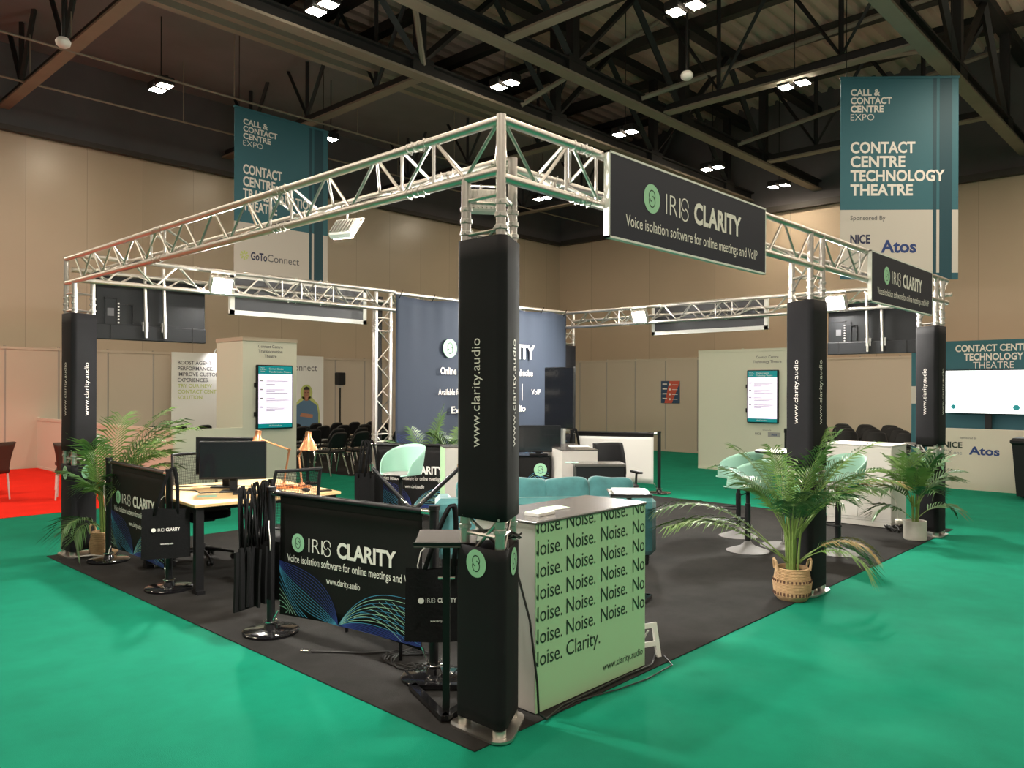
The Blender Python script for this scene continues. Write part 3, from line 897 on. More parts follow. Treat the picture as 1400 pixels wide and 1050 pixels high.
# outward faces of the legs along the right edge: front face (y = 0) and the face towards -x
tower((0, 0), (0, 1), (1, 0), (3.0, 2.75, 2.86), 'front corner truss leg in black sleeves, nearest to the viewer', faces=fL())
tower((0, 5.855), (0, 1), (1, 0), (2.75, 3.0, 2.86), 'left corner truss leg in black sleeves with a palm at its foot', faces=fL())
tower((3.635, 0), (1, 0), (0, 1), (2.98, 2.98, 2.86), 'middle truss leg of the right edge, behind the big palm in the basket', faces=fR())
tower((7.157, 0), (1, 0), (0, 1), (2.98, 2.98, 2.86), 'far right truss leg beside the small palm in the pale pot', faces=fR())
tb = tower((3.68, 5.86), (1, 0), (0, 1), (2.98, 2.98, 2.86), 'bare silver truss leg at the left edge of the navy backdrop', sleeved=False, low=0.06)
mb = MB()
for k in range(5):
    mb.path([(0.10 + 0.018 * k, 0.10 + 0.01 * math.sin(k), 0.05), (0.12 + 0.012 * k, 0.12, 0.8), (0.10 + 0.016 * k, 0.10, 1.6), (0.12 + 0.01 * k, 0.11, 2.3), (0.10 + 0.02 * k, 0.12, 2.92)], 0.017, 6)
mb.build('cable_bundle', 'cable', tb, True)
tower((7.62, 5.86), (1, 0), (0, 1), (2.98, 2.98, 2.86), 'truss leg with black sleeve at the right edge of the navy backdrop', faces=())


# ------------------------------------------------------------------ truss spans
def span(p0, p1, inw, label, z=2.975, joints=(), ext0=0.0, ext1=0.0, drop=SP, trim0=0.0):
    p0 = Vector((p0[0], p0[1], 0)); p1 = Vector((p1[0], p1[1], 0)); L = (p1 - p0).length; d = (p1 - p0).normalized()
    t = thing('truss_span', label, 'truss', (p0.x, p0.y, z), 0)
    inw = Vector((inw[0], inw[1], 0)).normalized()
    o = Vector((0, 0, 0))
    offs = [o, inw * (SP * 0.866) + Vector((0, 0, -drop / 2)), Vector((0, 0, -drop))]
    for q, c in enumerate(offs): MB().tube(c - d * ext0 + d * (trim0 if q == 1 else 0), c + d * (L + ext1), 0.0245, 14).build('chord', 'alu', t, True)
    br = MB()
    n = max(2, int(round(L / 0.5))); st = L / n
    for (a, b, ph) in ((0, 2, 0), (1, 2, 0.5)):
        for i in range(n):
            x = (i + 0.03) * st + ph * st * 0.5; x2 = min(L, x + st * 0.48); x3 = min(L, x + st * 0.96)
            br.tube(offs[a] + d * x, offs[b] + d * x2, 0.0095, 6); br.tube(offs[b] + d * x2, offs[a] + d * x3, 0.0095, 6)
    for i in range(n):
        br.tube(offs[0] + d * (i * st), offs[1] + d * (i * st + st / 2), 0.0085, 6)
    br.build('bracing', 'alu', t, True)
    for q in joints:
        j = MB()
        for c in offs:
            for dx in (-0.07, -0.02, 0.02, 0.07): j.path([c + d * (q + dx - 0.008), c + d * (q + dx + 0.008)], 0.0275, 14)
            for dx in (-0.05, 0.05): j.tube(c + d * (q + dx) - Vector((0, 0, 0.036)), c + d * (q + dx) + Vector((0, 0, 0.036)), 0.005, 6)
        for (a, b) in ((0, 1), (1, 2), (2, 0)):
            for dx in (-0.13, 0.13): j.tube(offs[a] + d * (q + dx), offs[b] + d * (q + dx), 0.0095, 6)
        j.build('coupler', 'alu2', t, True)
    return t


sl = span((0, 0), (0, 5.855), (1, 0), 'long silver truss span from the front corner to the left leg', joints=(0.62, 2.0, 3.9), ext1=0.242, trim0=0.22)
mb = MB()
mb.path([(0.035 + 0.012 * math.sin(k * 1.7), k * 0.3 + 0.2, -SP + 0.033 + 0.008 * math.sin(k * 2.3)) for k in range(19)], 0.008, 6); mb.build('cable_run', 'cable', sl, True)
span((0, 0), (3.635, 0), (0, 1), 'silver truss span behind the large navy sign', joints=(0.62, 2.3), ext1=0.242, drop=0.275, trim0=0.22)
span((3.877, 0), (7.60, 0), (0, 1), 'silver truss span from the middle leg to the far right leg', joints=(1.0, 2.4), drop=0.26)
span((0, 5.74), (3.9, 5.74), (0, 1), 'silver truss span at the back left that carries the television', joints=(2.35, 2.8))
span((3.92, 5.87), (7.62, 5.87), (0, 1), 'silver truss span along the top of the navy backdrop', joints=(1.2, 2.4), ext1=0.242)
span((7.60, 0.0), (7.60, 5.84), (1, 0), 'silver truss span along the far right edge of the stand', joints=(1.5, 2.9, 4.6), z=2.955)


# ------------------------------------------------------------------ signs on the truss
def truss_sign(o, r, label, front=True, W=1.92, H=0.48):
    """foam sign: o = lower left corner of its printed face, r = right"""
    r = Vector(r).normalized()
    t = thing('truss_sign', label, 'sign', o)
    B = inv(t) @ frame(o, r, (0, 0, 1))
    MB(B).box((0.012, 0.012, -0.03), (W - 0.012, H - 0.012, 0.0)).build('panel', 'navy_panel', t)
    f = MB(B)
    for (a, b) in (((0, 0), (W, 0.012)), ((0, H - 0.012), (W, H)), ((0, 0), (0.012, H)), ((W - 0.012, 0), (W, H))): f.box((a[0], a[1], -0.034), (b[0], b[1], 0.001))
    f.build('frame', 'white_trim', t)
    if front:
        emblem(t, B, 0.425, 0.285, 0.086)
        wordmark(t, B, 'ink_white', 0.575, 0.220, 0.125, 0.26, 0.63, 0.07)
        let(t, B, 'ink_white', [('Voice isolation software for online meetings and VoIP', 0.16, 0.088, 0.066, 1.62, 0.004, 'l', 0.002)])
    else:
        MB(B).box((0.05, 0.05, -0.037), (W - 0.05, H - 0.05, -0.0305)).build('back_board', 'sign_grey', t)
        f = MB(B)
        for (a, b) in (((0, 0), (W, 0.055)), ((0, H - 0.055), (W, H)), ((0, 0), (0.055, H)), ((W - 0.055, 0), (W, H))): f.box((a[0], a[1], -0.042), (b[0], b[1], -0.03))
        f.build('back_frame', 'white_trim', t)
    return t


truss_sign((0.80, -0.05, 2.52), (1, 0, 0), 'large navy sign with green disc and white lettering on the right truss')
truss_sign((4.90, -0.05, 2.505), (1, 0, 0), 'smaller looking navy sign with green disc at the far right end of the truss')
truss_sign((3.60, 6.0, 2.53), (-1, 0, 0), 'back of a dark sign in white frame under the back left truss', False)
truss_sign((7.87, 2.34, 2.53), (0, 1, 0), 'back of a dark sign in white frame under the far right truss', False)


# ------------------------------------------------------------------ televisions hung from the truss, seen from behind
def hung_tv(o, r, W, H, label, poles):
    """o: lower left corner of the BACK as seen, r right; back faces the viewer"""
    t = thing('hanging_tv', label, 'television', o)
    B = inv(t) @ frame(o, r, (0, 0, 1))
    MB(B).bbox((0, 0, -0.06), (W, H, -0.012), 0.01).build('casing', 'tv_back', t)
    MB(B).bbox((0.0, 0.0, -0.02), (W, 0.16, 0.012), 0.008).build('lower_cover', 'tv_back', t)
    MB(B).box((0.012, 0.012, -0.064), (W - 0.012, H - 0.012, -0.06)).build('display', 'screen', t)
    m = MB(B); m.box((0.09, 0.16, -0.012), (0.30, 0.42, 0.002)); m.build('socket_bay', 'tv_back', t)
    m = MB(B)
    m.box((0.20, 0.15, 0.002), (0.235, 0.43, 0.006)); m.box((0.08, 0.425, -0.012), (0.235, 0.437, 0.006)); m.box((0.235, 0.37, -0.012), (0.37, 0.38, 0.006)); m.box((0.362, 0.18, -0.012), (0.372, 0.38, 0.006)); m.box((0.14, 0.0, -0.012), (0.152, 0.16, 0.016)); m.box((W - 0.16, 0.0, -0.012), (W - 0.15, 0.16, 0.016))
    m.build('groove', 'black', t)
    m = MB(B)
    for i in range(7): m.box((0.212, 0.17 + 0.033 * i, 0.006), (0.228, 0.186 + 0.033 * i, 0.009))
    m.build('socket', 'alu2', t)
    m = MB(B); m.box((0.11, 0.245, 0.002), (0.175, 0.325, 0.004)); m.build('rating_sticker', 'ink_grey', t)
    for x in poles:
        MB(B).tube((x, 0.03, 0.032), (x - 0.02, H + 0.12, 0.032), 0.018, 12).build('mounting_pole', 'alu', t, True)
        MB(B).box((x - 0.03, 0.1, -0.012), (x + 0.03, 0.2, 0.02)).build('mounting_plate', 'alu2', t)
    return t


hung_tv((0.24, 5.98, 2.18), (1, 0, 0), 1.16, 0.66, 'back of a large black television hanging from the back left truss', (0.49, 0.69))
hung_tv((7.68, 1.44, 2.14), (0, -1, 0), 1.12, 0.66, 'back of a large black television hanging from the far right truss', (0.52, 0.70))


# ------------------------------------------------------------------ floodlights
def flood(loc, yaw, tilt, label, lit=True, watts=FLOOD_W):
    """LED floodlight clamped under a truss; yaw: direction it shines (degrees), tilt: degrees below the horizontal"""
    t = thing('floodlight_spot', label, 'floodlight', loc)
    B = Matrix.Rotation(R(yaw), 4, 'Z') @ Matrix.Rotation(R(tilt), 4, 'Y') @ Matrix.Scale(0.9 if lit else 0.6, 4)
    MB(B).bbox((-0.09, -0.14, -0.11), (-0.012, 0.14, 0.11), 0.015).build('housing', 'white' if not lit else 'alu2', t)
    f = MB(B)
    for i in range(7): f.box((-0.11, -0.12 + 0.037 * i, -0.09), (-0.09, -0.11 + 0.037 * i, 0.09))
    f.build('cooling_fin', 'alu2', t)
    if lit: MB(B).bbox((-0.012, -0.115, -0.088), (0.0, 0.115, 0.088), 0.004).build('lens', 'flood_glow', t)
    else: MB(B).bbox((-0.012, -0.115, -0.088), (0.0, 0.115, 0.088), 0.004).build('lens', 'flood_glow', t)
    br = MB(B)
    br.path([(-0.05, -0.155, 0), (-0.05, -0.155, 0.16), (-0.05, 0.155, 0.16), (-0.05, 0.155, 0)], 0.010, 6)
    br.path([B.inverted() @ Vector((0, 0, 0.02)), B.inverted() @ Vector((0, 0, max(0.06, 2.745 - loc[2])))], 0.012, 6)
    br.build('yoke', 'alu2', t)
    return t


flood((1.44, 5.66, 2.80), -90, 24, 'glaring floodlight under the back left truss beside the television')
flood((7.50, 4.28, 2.79), 180, 24, 'glaring floodlight left of the dark sign on the far right truss')
flood((7.50, 1.28, 2.79), 180, 24, 'glaring floodlight next to the television on the far right truss')
flood((0.07, 1.36, 2.62), 20, 42, 'white floodlight under the long left truss, seen from behind', False)
flood((0.16, 0.30, 2.64), 50, 20, 'white floodlight tucked inside the front corner of the truss', False)


# ------------------------------------------------------------------ hanging banners
def hanging_banner(o, r, W, H, label, lines, sponsor):
    t = thing('hanging_banner', label, 'banner', o)
    r = Vector(r).normalized()
    B = inv(t) @ frame(o, r, (0, 0, 1))       # origin: upper left corner
    foot = -H * 0.655
    MB(B).box((0, -H, -0.008), (W, foot, 0.0)).build('white_sheet', 'banner_white', t)
    MB(B).box((0, foot, -0.008), (W, 0, 0.0)).build('teal_sheet', 'teal_print', t)
    MB(B).box((-0.01, -0.02, -0.02), (W + 0.01, 0.02, 0.012)).build('top_bar', 'teal_print', t)
    mb = MB(B); rect(mb, W * 0.785, -H, W * 0.815, -0.02, 0.002); rect(mb, W * 0.84, -H, W * 0.945, -0.02, 0.002); mb.build('stripe_print', 'teal_dark', t)
    mb = MB(B); rect(mb, 0, -H, W, -H + 0.12, 0.0015); mb.build('foot_print', 'teal_line', t)
    for x in (0.1, W - 0.12):
        MB(B).path([(x, 0, 0), (x, 1.0, 0), (x + 0.01, 11, 0)] if False else [(x, 0, 0), (x, 10.2 - o[2], 0)], 0.008, 5).build('suspension_wire', 'black', t)
    for i, s in enumerate(('CALL &', 'CONTACT', 'CENTRE', 'EXPO')): let(t, B, 'ink_white', [(s, W * 0.085, -0.088 * H - 0.041 * H * i, 0.031 * H, W * (0.25, 0.35, 0.28, 0.20)[i], -0.012 if i == 3 else 0.03, 'l', 0.003)])
    wd = (0.40, 0.33, 0.755, 0.35) if sponsor == 'l' else (0.55, 0.465, 0.80, 0.53)
    for i, s in enumerate(lines): let(t, B, 'ink_white', [(s, W * 0.085, -0.372 * H - 0.070 * H * i, 0.052 * H, W * wd[i], 0.030, 'l', 0.003)])
    mb = MB(B); text(mb, 'Sponsored By', W * 0.085, -0.705 * H, 0.021 * H, None, 0.004, 'l', 0.003)
    if sponsor == 'r':
        mb.build('lettering', 'ink_grey', t)
        mb = MB(B); text(mb, 'NICE', W * 0.085, -0.82 * H, 0.040 * H, W * 0.17, 0.035, 'l', 0.003); mb.build('lettering', 'ink_navy', t)
        mb = MB(B); text(mb, 'CX', W * 0.085, -0.873 * H, 0.032 * H, None, -0.01, 'l', 0.003); text(mb, 'one', W * 0.185, -0.873 * H, 0.028 * H, None, 0.005, 'l', 0.003); mb.build('lettering', 'ink_pale', t)
        mb = MB(B); text(mb, 'Atos', W * 0.345, -0.865 * H, 0.058 * H, W * 0.30, 0.03, 'l', 0.003); mb.build('lettering', 'ink_blue', t)
    else:
        text(mb, 'Connect', W * 0.335, -0.865 * H, 0.043 * H, W * 0.34, 0.0, 'l', 0.003); mb.build('lettering', 'ink_grey', t)
        mb = MB(B); text(mb, 'GoTo', W * 0.165, -0.865 * H, 0.043 * H, W * 0.165, 0.03, 'l', 0.003); mb.build('lettering', 'ink_navy', t)
        mb = MB(B)
        for k in range(8):
            a = k * PI / 4; q = Matrix.Rotation(a, 2)
            pts = [q @ Vector(p) for p in ((0.03, -0.012), (0.095, -0.022), (0.095, 0.022), (0.03, 0.012))]
            mb.add([(W * 0.1 + p.x, -0.845 * H + p.y, 0.003) for p in pts], [(0, 1, 2, 3)])
        mb.build('star_print', 'ink_lime', t)


hanging_banner((5.08, 12.44, 7.40), (1, 0, 0), 2.22, 3.55, 'tall teal and white banner hanging behind the left truss', ('CONTACT', 'CENTRE', 'TRANSFORMATION', 'THEATRE'), 'l')
hanging_banner((11.48, 2.71, 7.22), (12.85 - 11.48, 1.15 - 2.71, 0), 2.06, 3.58, 'tall teal and white banner hanging at the right of the hall', ('CONTACT', 'CENTRE', 'TECHNOLOGY', 'THEATRE'), 'r')

# ------------------------------------------------------------------ navy backdrop
t = thing('backdrop_cloth', 'wide navy cloth backdrop with white lettering at the back of the stand', 'backdrop', (5.7, 5.80, 0))
B = inv(t) @ frame((3.98, 5.80, 0), (1, 0, 0), (0, 0, 1))
WD = 3.62


def cl(u, v):
    x = u * WD; z = 0.05 + v * 2.90
    k = 0.020 * math.sin(x * 9.0) * v * v * v + 0.012 * math.sin(x * 23 + 1.3) * v ** 6
    return (x, z + (-0.03 * abs(math.sin(x * 2.9)) if v == 1 else 0), -0.02 + k * 0.6)


MB(B).grid(cl, 72, 20).build('cloth', 'back_navy', t, True, solid=0.004)
mb = MB(B)
for k in range(7): mb.tube((0.05 + k * WD / 6.2, 2.9, -0.01), (0.05 + k * WD / 6.2, 3.0, 0.06), 0.006, 5)
mb.build('tie', 'black', t)
emblem(t, B, 0.96, 2.26, 0.135, lift=0.016)
wordmark(t, B, 'ink_white', 1.20, 2.16, 0.21, 0.46, 1.02, 0.12, 0.016)
let(t, B, 'ink_white', [('Online meetings without background noise', 0.78, 1.885, 0.10, 1.97, 0.018, 'l', 0.016), ('Available for:', 0.74, 1.59, 0.085, 0.47, 0.006, 'l', 0.016), ('VoIP', 2.72, 1.59, 0.08, None, 0.006, 'l', 0.016), ('Experience clarity.audio', 0.99, 1.325, 0.095, 1.59, 0.018, 'l', 0.016)])
mb = MB(B)
for x in (1.35, 1.95, 2.50): rect(mb, x, 1.50, x + 0.008, 1.76, 0.016)

mb.build('divider_print', 'ink_white', t)
waves(t, B @ Matrix.Translation((0, 0, 0.016)), WD, 0.1, 1.0)

# ------------------------------------------------------------------ printed barriers
def stand_post(mb_t, x, y, h=1.0):
    """post and weighted base of a barrier, as two parts"""
    p = MB().lathe([(0.028, 0.02), (0.028, h - 0.02), (0.033, h - 0.018), (0.033, h + 0.006), (0.0, h + 0.008)], 18, (x, y, 0)).build('post', 'black_metal', mb_t, True)
    MB().lathe([(0.188, 0.0), (0.19, 0.016), (0.18, 0.022), (0.05, 0.030), (0.040, 0.06), (0.029, 0.062)], 40, (x, y, 0.007)).build('base', 'black_gloss', p, True)
    return p


def barrier(a, b, label, printed=True, rear=False, collar=True):
    a = Vector((a[0], a[1], 0)); b = Vector((b[0], b[1], 0)); L = (b - a).length; r = (b - a).normalized()
    t = thing('barrier', label, 'barrier', a)
    ang = math.atan2(r.y, r.x)
    B = Matrix.Rotation(ang, 4, 'Z') @ Matrix.Rotation(R(90), 4, 'X')     # x along, y up, z towards the viewer's side
    for q in (0.0, L): stand_post(t, q * r.x, q * r.y)
    MB(B).tube((0.03, 0.965, 0), (L - 0.03, 0.965, 0), 0.018, 12).build('crossbar', 'black_metal', t, True)
    for q in (0.05, L - 0.05): MB(B).tube((q - 0.03, 0.965, 0), (q + 0.03, 0.965, 0), 0.021, 12).build('bar_clamp', 'chrome', t, True)
    x0, x1, z0, z1 = 0.10, L - 0.09, 0.15, 0.955

    def sheet(u, v):
        x = x0 + u * (x1 - x0)
        return (x, z0 + 0.022 * math.sin(u * PI) * (v < 0.01) + v * (z1 - z0), 0.006 * math.sin(u * 7 + 1) * (1 - v))
    bn = MB(B).grid(sheet, 24, 8).build('banner', 'white' if rear else 'print_black', t, True, solid=0.003)
    m = MB(B); m.box((x0, z1 - 0.05, -0.004), (x1, z1 + 0.03, 0.004)); m.build('top_hem', 'print_black', bn)
    if printed:
        F = B @ Matrix.Translation((x0, 0, 0.008))
        W = x1 - x0
        emblem(bn, F, 0.19 * W / 1.295, 0.655, 0.062, lift=0.001)
        q = W / 1.295
        wordmark(bn, F, 'ink_white', 0.295 * q, 0.605, 0.093, 0.215 * q, 0.52 * q, 0.06 * q, 0.001)
        let(bn, F, 'ink_white', [('Voice isolation software for online meetings and VoIP', 0.08 * q, 0.522, 0.050, 1.18 * q, 0.006, 'l', 0.001), ('www.clarity.audio', 0.47 * q, 0.425, 0.040, 0.31 * q, 0.008, 'l', 0.001)])
        waves(bn, F @ Matrix.Translation((0, 0, 0)), W, 0.165, 0.36, 0.001)
    for q, s in ((0.0, 1), (L, -1)):
        pts = [(q + s * 0.085, 0.17, 0.005), (q + s * 0.05, 0.12, 0.01), (q + s * 0.035, 0.085, 0.01)]
        c = MB(B).path(pts, 0.006, 6).build('spring_hook', 'chrome', t, True)
        if collar: MB(B).path([(q + 0.045 * math.cos(k * PI / 8), 0.085, 0.045 * math.sin(k * PI / 8)) for k in range(16)], 0.005, 6, closed=True).build('ring', 'chrome', c, True)
        if not rear:
            MB(B).path([(q + s * 0.02, 0.78, 0.035), (q + s * 0.05, 0.74, 0.06), (q + s * 0.07, 0.66, 0.065), (q + s * 0.06, 0.58, 0.055), (q + s * 0.035, 0.50, 0.04)], 0.0035, 6).build('pull_cord', 'cable_white', t, True)
    return t


barrier((0.10, 2.28), (0.31, 0.83), 'front barrier with printed black banner and wave lines, left of the front truss leg')
barrier((0.17, 5.42), (0.12, 3.95), 'left barrier with printed black banner between the left palm and the desk')
barrier((3.40, 5.61), (4.02, 4.52), 'inner barrier with printed black banner behind the mint bar stool')
barrier((7.53, 5.62), (8.15, 4.32), 'barrier seen from its plain white back at the rear right of the stand', printed=False, rear=True)
for loc, lb in (((10.53, 3.27, 0), 'single black queue post beyond the white high table'), ((4.89, 9.4, 0), 'single dark queue post before the chairs of the left theatre')):
    t = thing('queue_post', lb, 'post', loc)
    stand_post(t, 0, 0)
    MB().lathe([(0.034, 0.93), (0.036, 0.935), (0.036, 0.985), (0.03, 0.99)], 16).build('belt_head', 'black', t, True)


# ------------------------------------------------------------------ tote bags
def tote(loc, yaw, label, W=0.36, H=0.40, top=0.60, hook=1.0, printed=False, group=None, thick=0.014, lean=0.0, seed=0, spread=0.085, hx=0.0):
    """cotton bag; loc x, y; the bag faces direction yaw; TOP is its upper edge, handles go up to HOOK (hx: sideways place of the hook)"""
    rnd = random.Random(seed + 100)
    t = thing('tote_bag', label, 'bag', (loc[0], loc[1], 0), R(yaw) + PI / 2, group)
    B = Matrix.Rotation(R(90), 4, 'X') @ Matrix.Rotation(lean, 4, 'Z') if lean else Matrix.Rotation(R(90), 4, 'X')
    ph = rnd.uniform(0, 6)

    def side(s):
        def fn(u, v):
            x = (u - 0.5) * W * (1 - 0.03 * v); bulge = thick * (0.35 + math.sin(PI * u) * (1 - 0.75 * v))
            z = s * bulge + 0.006 * math.sin(u * 9 + ph + v * 2) * (0.4 + v)
            return (x, top - H + v * H + 0.006 * math.sin(u * 5 + ph) * (v > 0.99), z)
        return fn
    n, m_ = 14, 10
    mb = MB(B); mb.grid(side(1), n, m_); mb.grid(side(-1), n, m_)
    # closed bottom and sides
    for s in (0, 1):
        mb.grid(lambda u, v, s=s: tuple(side(1)(s, v)[i] * (1 - u) + side(-1)(s, v)[i] * u for i in range(3)), 1, m_)
    mb.grid(lambda u, v: tuple(side(1)(u, 0)[i] * (1 - v) + side(-1)(u, 0)[i] * v for i in range(3)), n, 1)
    mb.build('body', 'bag', t, True)
    for s in (1, -1):
        pts = []
        for k in range(21):
            a = PI * k / 20
            x = -spread * math.cos(a); hgt = math.sin(a) ** 0.55
            pts.append((x * (1 - 0.55 * hgt) + hx * hgt, top - 0.05 + (hook - top + 0.06) * hgt, s * (thick * 0.6 + 0.022 * hgt)))
        hb = MB(B)
        wd = 0.014
        vs, fs = [], []
        for (x, y, z) in pts: vs += [(x - wd, y, z), (x + wd, y + 0.004, z + s * 0.004)]
        for k in range(20): fs.append((2 * k, 2 * k + 1, 2 * k + 3, 2 * k + 2))
        hb.add(vs, fs); hb.build('handle', 'bag', t, True, solid=0.003)
    if printed:
        F = B @ Matrix.Translation((0, top - H, thick * 1.45 + 0.004))
        mb = MB(F); disc(mb, -0.092, 0.235, 0.017); mb.build('emblem', 'ink_white', t)
        wordmark(t, F, 'ink_white', -0.066, 0.224, 0.024, 0.052, 0.105, 0.014, 0)
        let(t, F, 'ink_white', [('www.clarity.audio', -0.04, 0.115, 0.013, 0.095, 0.012)])
    return t


cnt = ['outermost', 'second', 'third', 'fourth', 'fifth', 'sixth', 'innermost']
for k in range(7):
    a = 200 + k * 17 + (k % 2) * 6
    px_, py_ = 0.10, 2.28
    dx, dy = math.cos(R(a + 90)), math.sin(R(a + 90))
    tote((px_ - 0.10 - 0.012 * (k % 3) + 0.028 * (k - 3), py_ + 0.03 + 0.026 * (k - 3)), 160 + (k - 3) * 15, '%s black tote bag in the bunch on the left post of the front barrier' % cnt[k], W=0.33, H=0.39, top=0.62 + 0.012 * (k % 3), hook=1.015 + 0.004 * k, group='tote bags bunched on the front barrier post', thick=0.020, seed=k, spread=0.07, hx=0.05)
tote((0.225, 0.70), 227, 'black printed tote bag on the right post of the front barrier', W=0.37, H=0.41, top=0.68, hook=1.02, printed=True, thick=0.022, seed=20, hx=0.08)
tote((0.03, 3.80), 245, 'black printed tote bag on the right post of the left barrier', W=0.37, H=0.40, top=0.70, hook=1.02, printed=True, thick=0.02, seed=21, hx=0.05)
tote((3.30, 5.44), 235, 'black tote bag on the left post of the inner barrier, front one of two', W=0.30, H=0.40, top=0.62, hook=1.015, seed=22, thick=0.02)
tote((3.26, 5.52), 200, 'black tote bag on the left post of the inner barrier, rear one of two', W=0.30, H=0.38, top=0.60, hook=1.02, seed=23, thick=0.02)
tote((7.49, 5.53), 235, 'black tote bag on the left post of the white backed barrier', W=0.34, H=0.40, top=0.72, hook=1.02, seed=24, thick=0.02)


# ------------------------------------------------------------------ counters
def counter(loc, rz, label, W=1.0, D=0.45, H=1.0, front='mint', words_=False, cat='counter'):
    t = thing('counter', label, cat, loc, rz)
    MB().bbox((0, 0.004, 0.01), (W, D, H - 0.014), 0.004).build('body', 'cab_side', t)
    MB().box((0, 0, 0.012), (W, 0.004, H - 0.014)).build('front_panel', front, t)
    MB().bbox((-0.006, -0.008, H - 0.014), (W + 0.006, D + 0.006, H), 0.004).build('worktop', 'grey_top', t)
    if words_:
        F = frame((0, 0, 0), (1, 0, 0), (0, 0, 1))
        mb = MB(F)
        xs = (-0.044, 0.247, 0.555, 0.867)
        for i in range(7):
            z = 0.938 - 0.1145 * i
            ws = ['Noise.'] * 4 if i < 6 else ['Noise.', 'Clarity.']
            for x, s in zip(xs, ws): clip_text(mb, s, x, z, 0.079, 0.255 if s == 'Noise.' else 0.30, 0.0, 0.002, W - 0.004, 0.002, H - 0.016)
        text(mb, 'www.clarity.audio', W - 0.025, 0.085, 0.042, 0.40, 0.0, 'r', 0.002)
        mb.build('lettering', 'ink_dark', t)
    return t


counter((0.325, 0.055, 0), 0, 'mint green counter lettered Noise and Clarity beside the front truss leg', words_=True)
counter((3.68, 4.57, 0), R(-124), 'mint fronted counter behind the front truss leg with a blue water bottle', W=0.40, D=0.45)
t = counter((4.30, 3.16, 0), R(-36), 'white counter with dark top at the back between the monitors and the black armchair', W=0.42, D=1.0, H=0.98, front='cab_side')
t = thing('demo_counter', 'low black printed counter with green disc that carries two dark monitors', 'counter', (3.92, 4.05, 0), R(-45))
MB().bbox((0, 0, 0.01), (0.79, 0.28, 0.87), 0.01).build('body', 'print_black', t)
MB().bbox((-0.01, -0.01, 0.87), (0.795, 0.285, 0.885), 0.004).build('worktop', 'black_gloss', t)
F = frame((0, -0.002, 0), (1, 0, 0), (0, 0, 1)); emblem(t, F, 0.67, 0.715, 0.078); waves(t, F @ Matrix.Translation((0.13, 0, 0)), 0.64, 0.42, 0.36)
t = thing('bottle', 'pale blue water bottle on the rear mint fronted counter', 'bottle', (3.72, 4.20, 1.0))
MB().lathe([(0.045, 0), (0.055, 0.02), (0.055, 0.2), (0.045, 0.26), (0.02, 0.3), (0.02, 0.32)], 16).build('bottle_body', 'water', t, True)
MB().lathe([(0.023, 0.315), (0.023, 0.345), (0, 0.346)], 12).build('cap', 'white', t, True)
for i, (x, y, a, lb) in enumerate(((0.52, 0.20, 4, 'mint leaflet stack at the left end of the mint counter'), (0.74, 0.28, -8, 'mint leaflet lying flat on the mint counter'))):
    t = thing('leaflet', lb, 'leaflet', (x, y, 1.0), R(a))
    MB().bbox((-0.075, -0.05, 0.0), (0.075, 0.05, 0.018 if i == 0 else 0.006), 0.002).build('sheets', 'paper', t)
    mb = MB(); rect(mb, -0.073, -0.048, 0.073, 0.048, 0.019 if i == 0 else 0.007); mb.build('cover_print', 'mint', t)


# ------------------------------------------------------------------ tray stands
def tray_stand(loc, rz, label, H=0.92, tilt=18, base='black_gloss', k=1.0):
    t = thing('tray_stand', label, 'stand', loc, rz)
    tri = [(-0.22 * k, -0.19 * k), (0.22 * k, -0.19 * k), (0.0, 0.24)]
    f = MB()
    for i in range(3):
        a = Vector((*tri[i], 0)); b = Vector((*tri[(i + 1) % 3], 0)); d = (b - a).normalized(); n = Vector((d.y, -d.x, 0)) * 0.022
        vs = [a - n, a + n, b + n, b - n]
        f.add([(v.x, v.y, 0.008) for v in vs] + [(v.x, v.y, 0.034) for v in vs], [(3, 2, 1, 0), (4, 5, 6, 7), (0, 1, 5, 4), (1, 2, 6, 5), (2, 3, 7, 6), (3, 0, 4, 7)])
    f.build('triangle_base', base, t)
    MB().box((-0.018, 0.15, 0.03), (0.018, 0.186, H - 0.02)).build('pole', 'black_metal', t)
    T = Matrix.Translation((0, 0.15, H)) @ Matrix.Rotation(R(-tilt), 4, 'X')
    MB(T).bbox((-0.155, -0.12, -0.006), (0.155, 0.14, 0.006), 0.004).build('tray', 'grey_top', t)
    MB(T).box((-0.155, 0.13, 0.006), (0.155, 0.14, 0.022)).build('lip', 'black_metal', t)
    for s in (-1, 1): MB().tube((s * 0.018, 0.168, H - 0.2), (s * 0.043, 0.168, H - 0.2), 0.008, 8).build('knob', 'chrome', t)
    return t


tray_stand((0.12, 0.49, 0.007), R(133), 'black tray stand on a triangle foot between front barrier and front truss leg', H=0.91, tilt=8)
tray_stand((2.36, 0.92, 0.007), R(133), 'tray stand with a white sheet beside the right end of the teal sofa', H=0.89, tilt=6)
t = thing('paper_sheet', 'white printed sheet lying on the tray stand by the teal sofa', 'paper', (2.36, 0.92, 0.007), R(133))
MB(Matrix.Translation((0, 0.15, 0.89)) @ Matrix.Rotation(R(-6), 4, 'X')).box((-0.1, -0.1, 0.013), (0.12, 0.1, 0.016)).build('sheet', 'paper', t)
tray_stand((7.58, 0.34, 0.007), R(133), 'tray stand behind the small palm at the far right truss leg', H=1.03, tilt=6, k=0.5)
t = thing('folding_stand', 'black stand with two raised V shaped arms behind the front barrier', 'stand', (1.72, 2.72, 0.007), R(-43.2 - 3.6))
MB().lathe([(0.16, 0), (0.16, 0.015), (0.03, 0.03), (0.018, 0.04)], 20).build('base', 'black_metal', t, True)
MB().tube((0, 0, 0.03), (0, 0, 0.62), 0.018, 10).build('pole', 'black_metal', t, True)
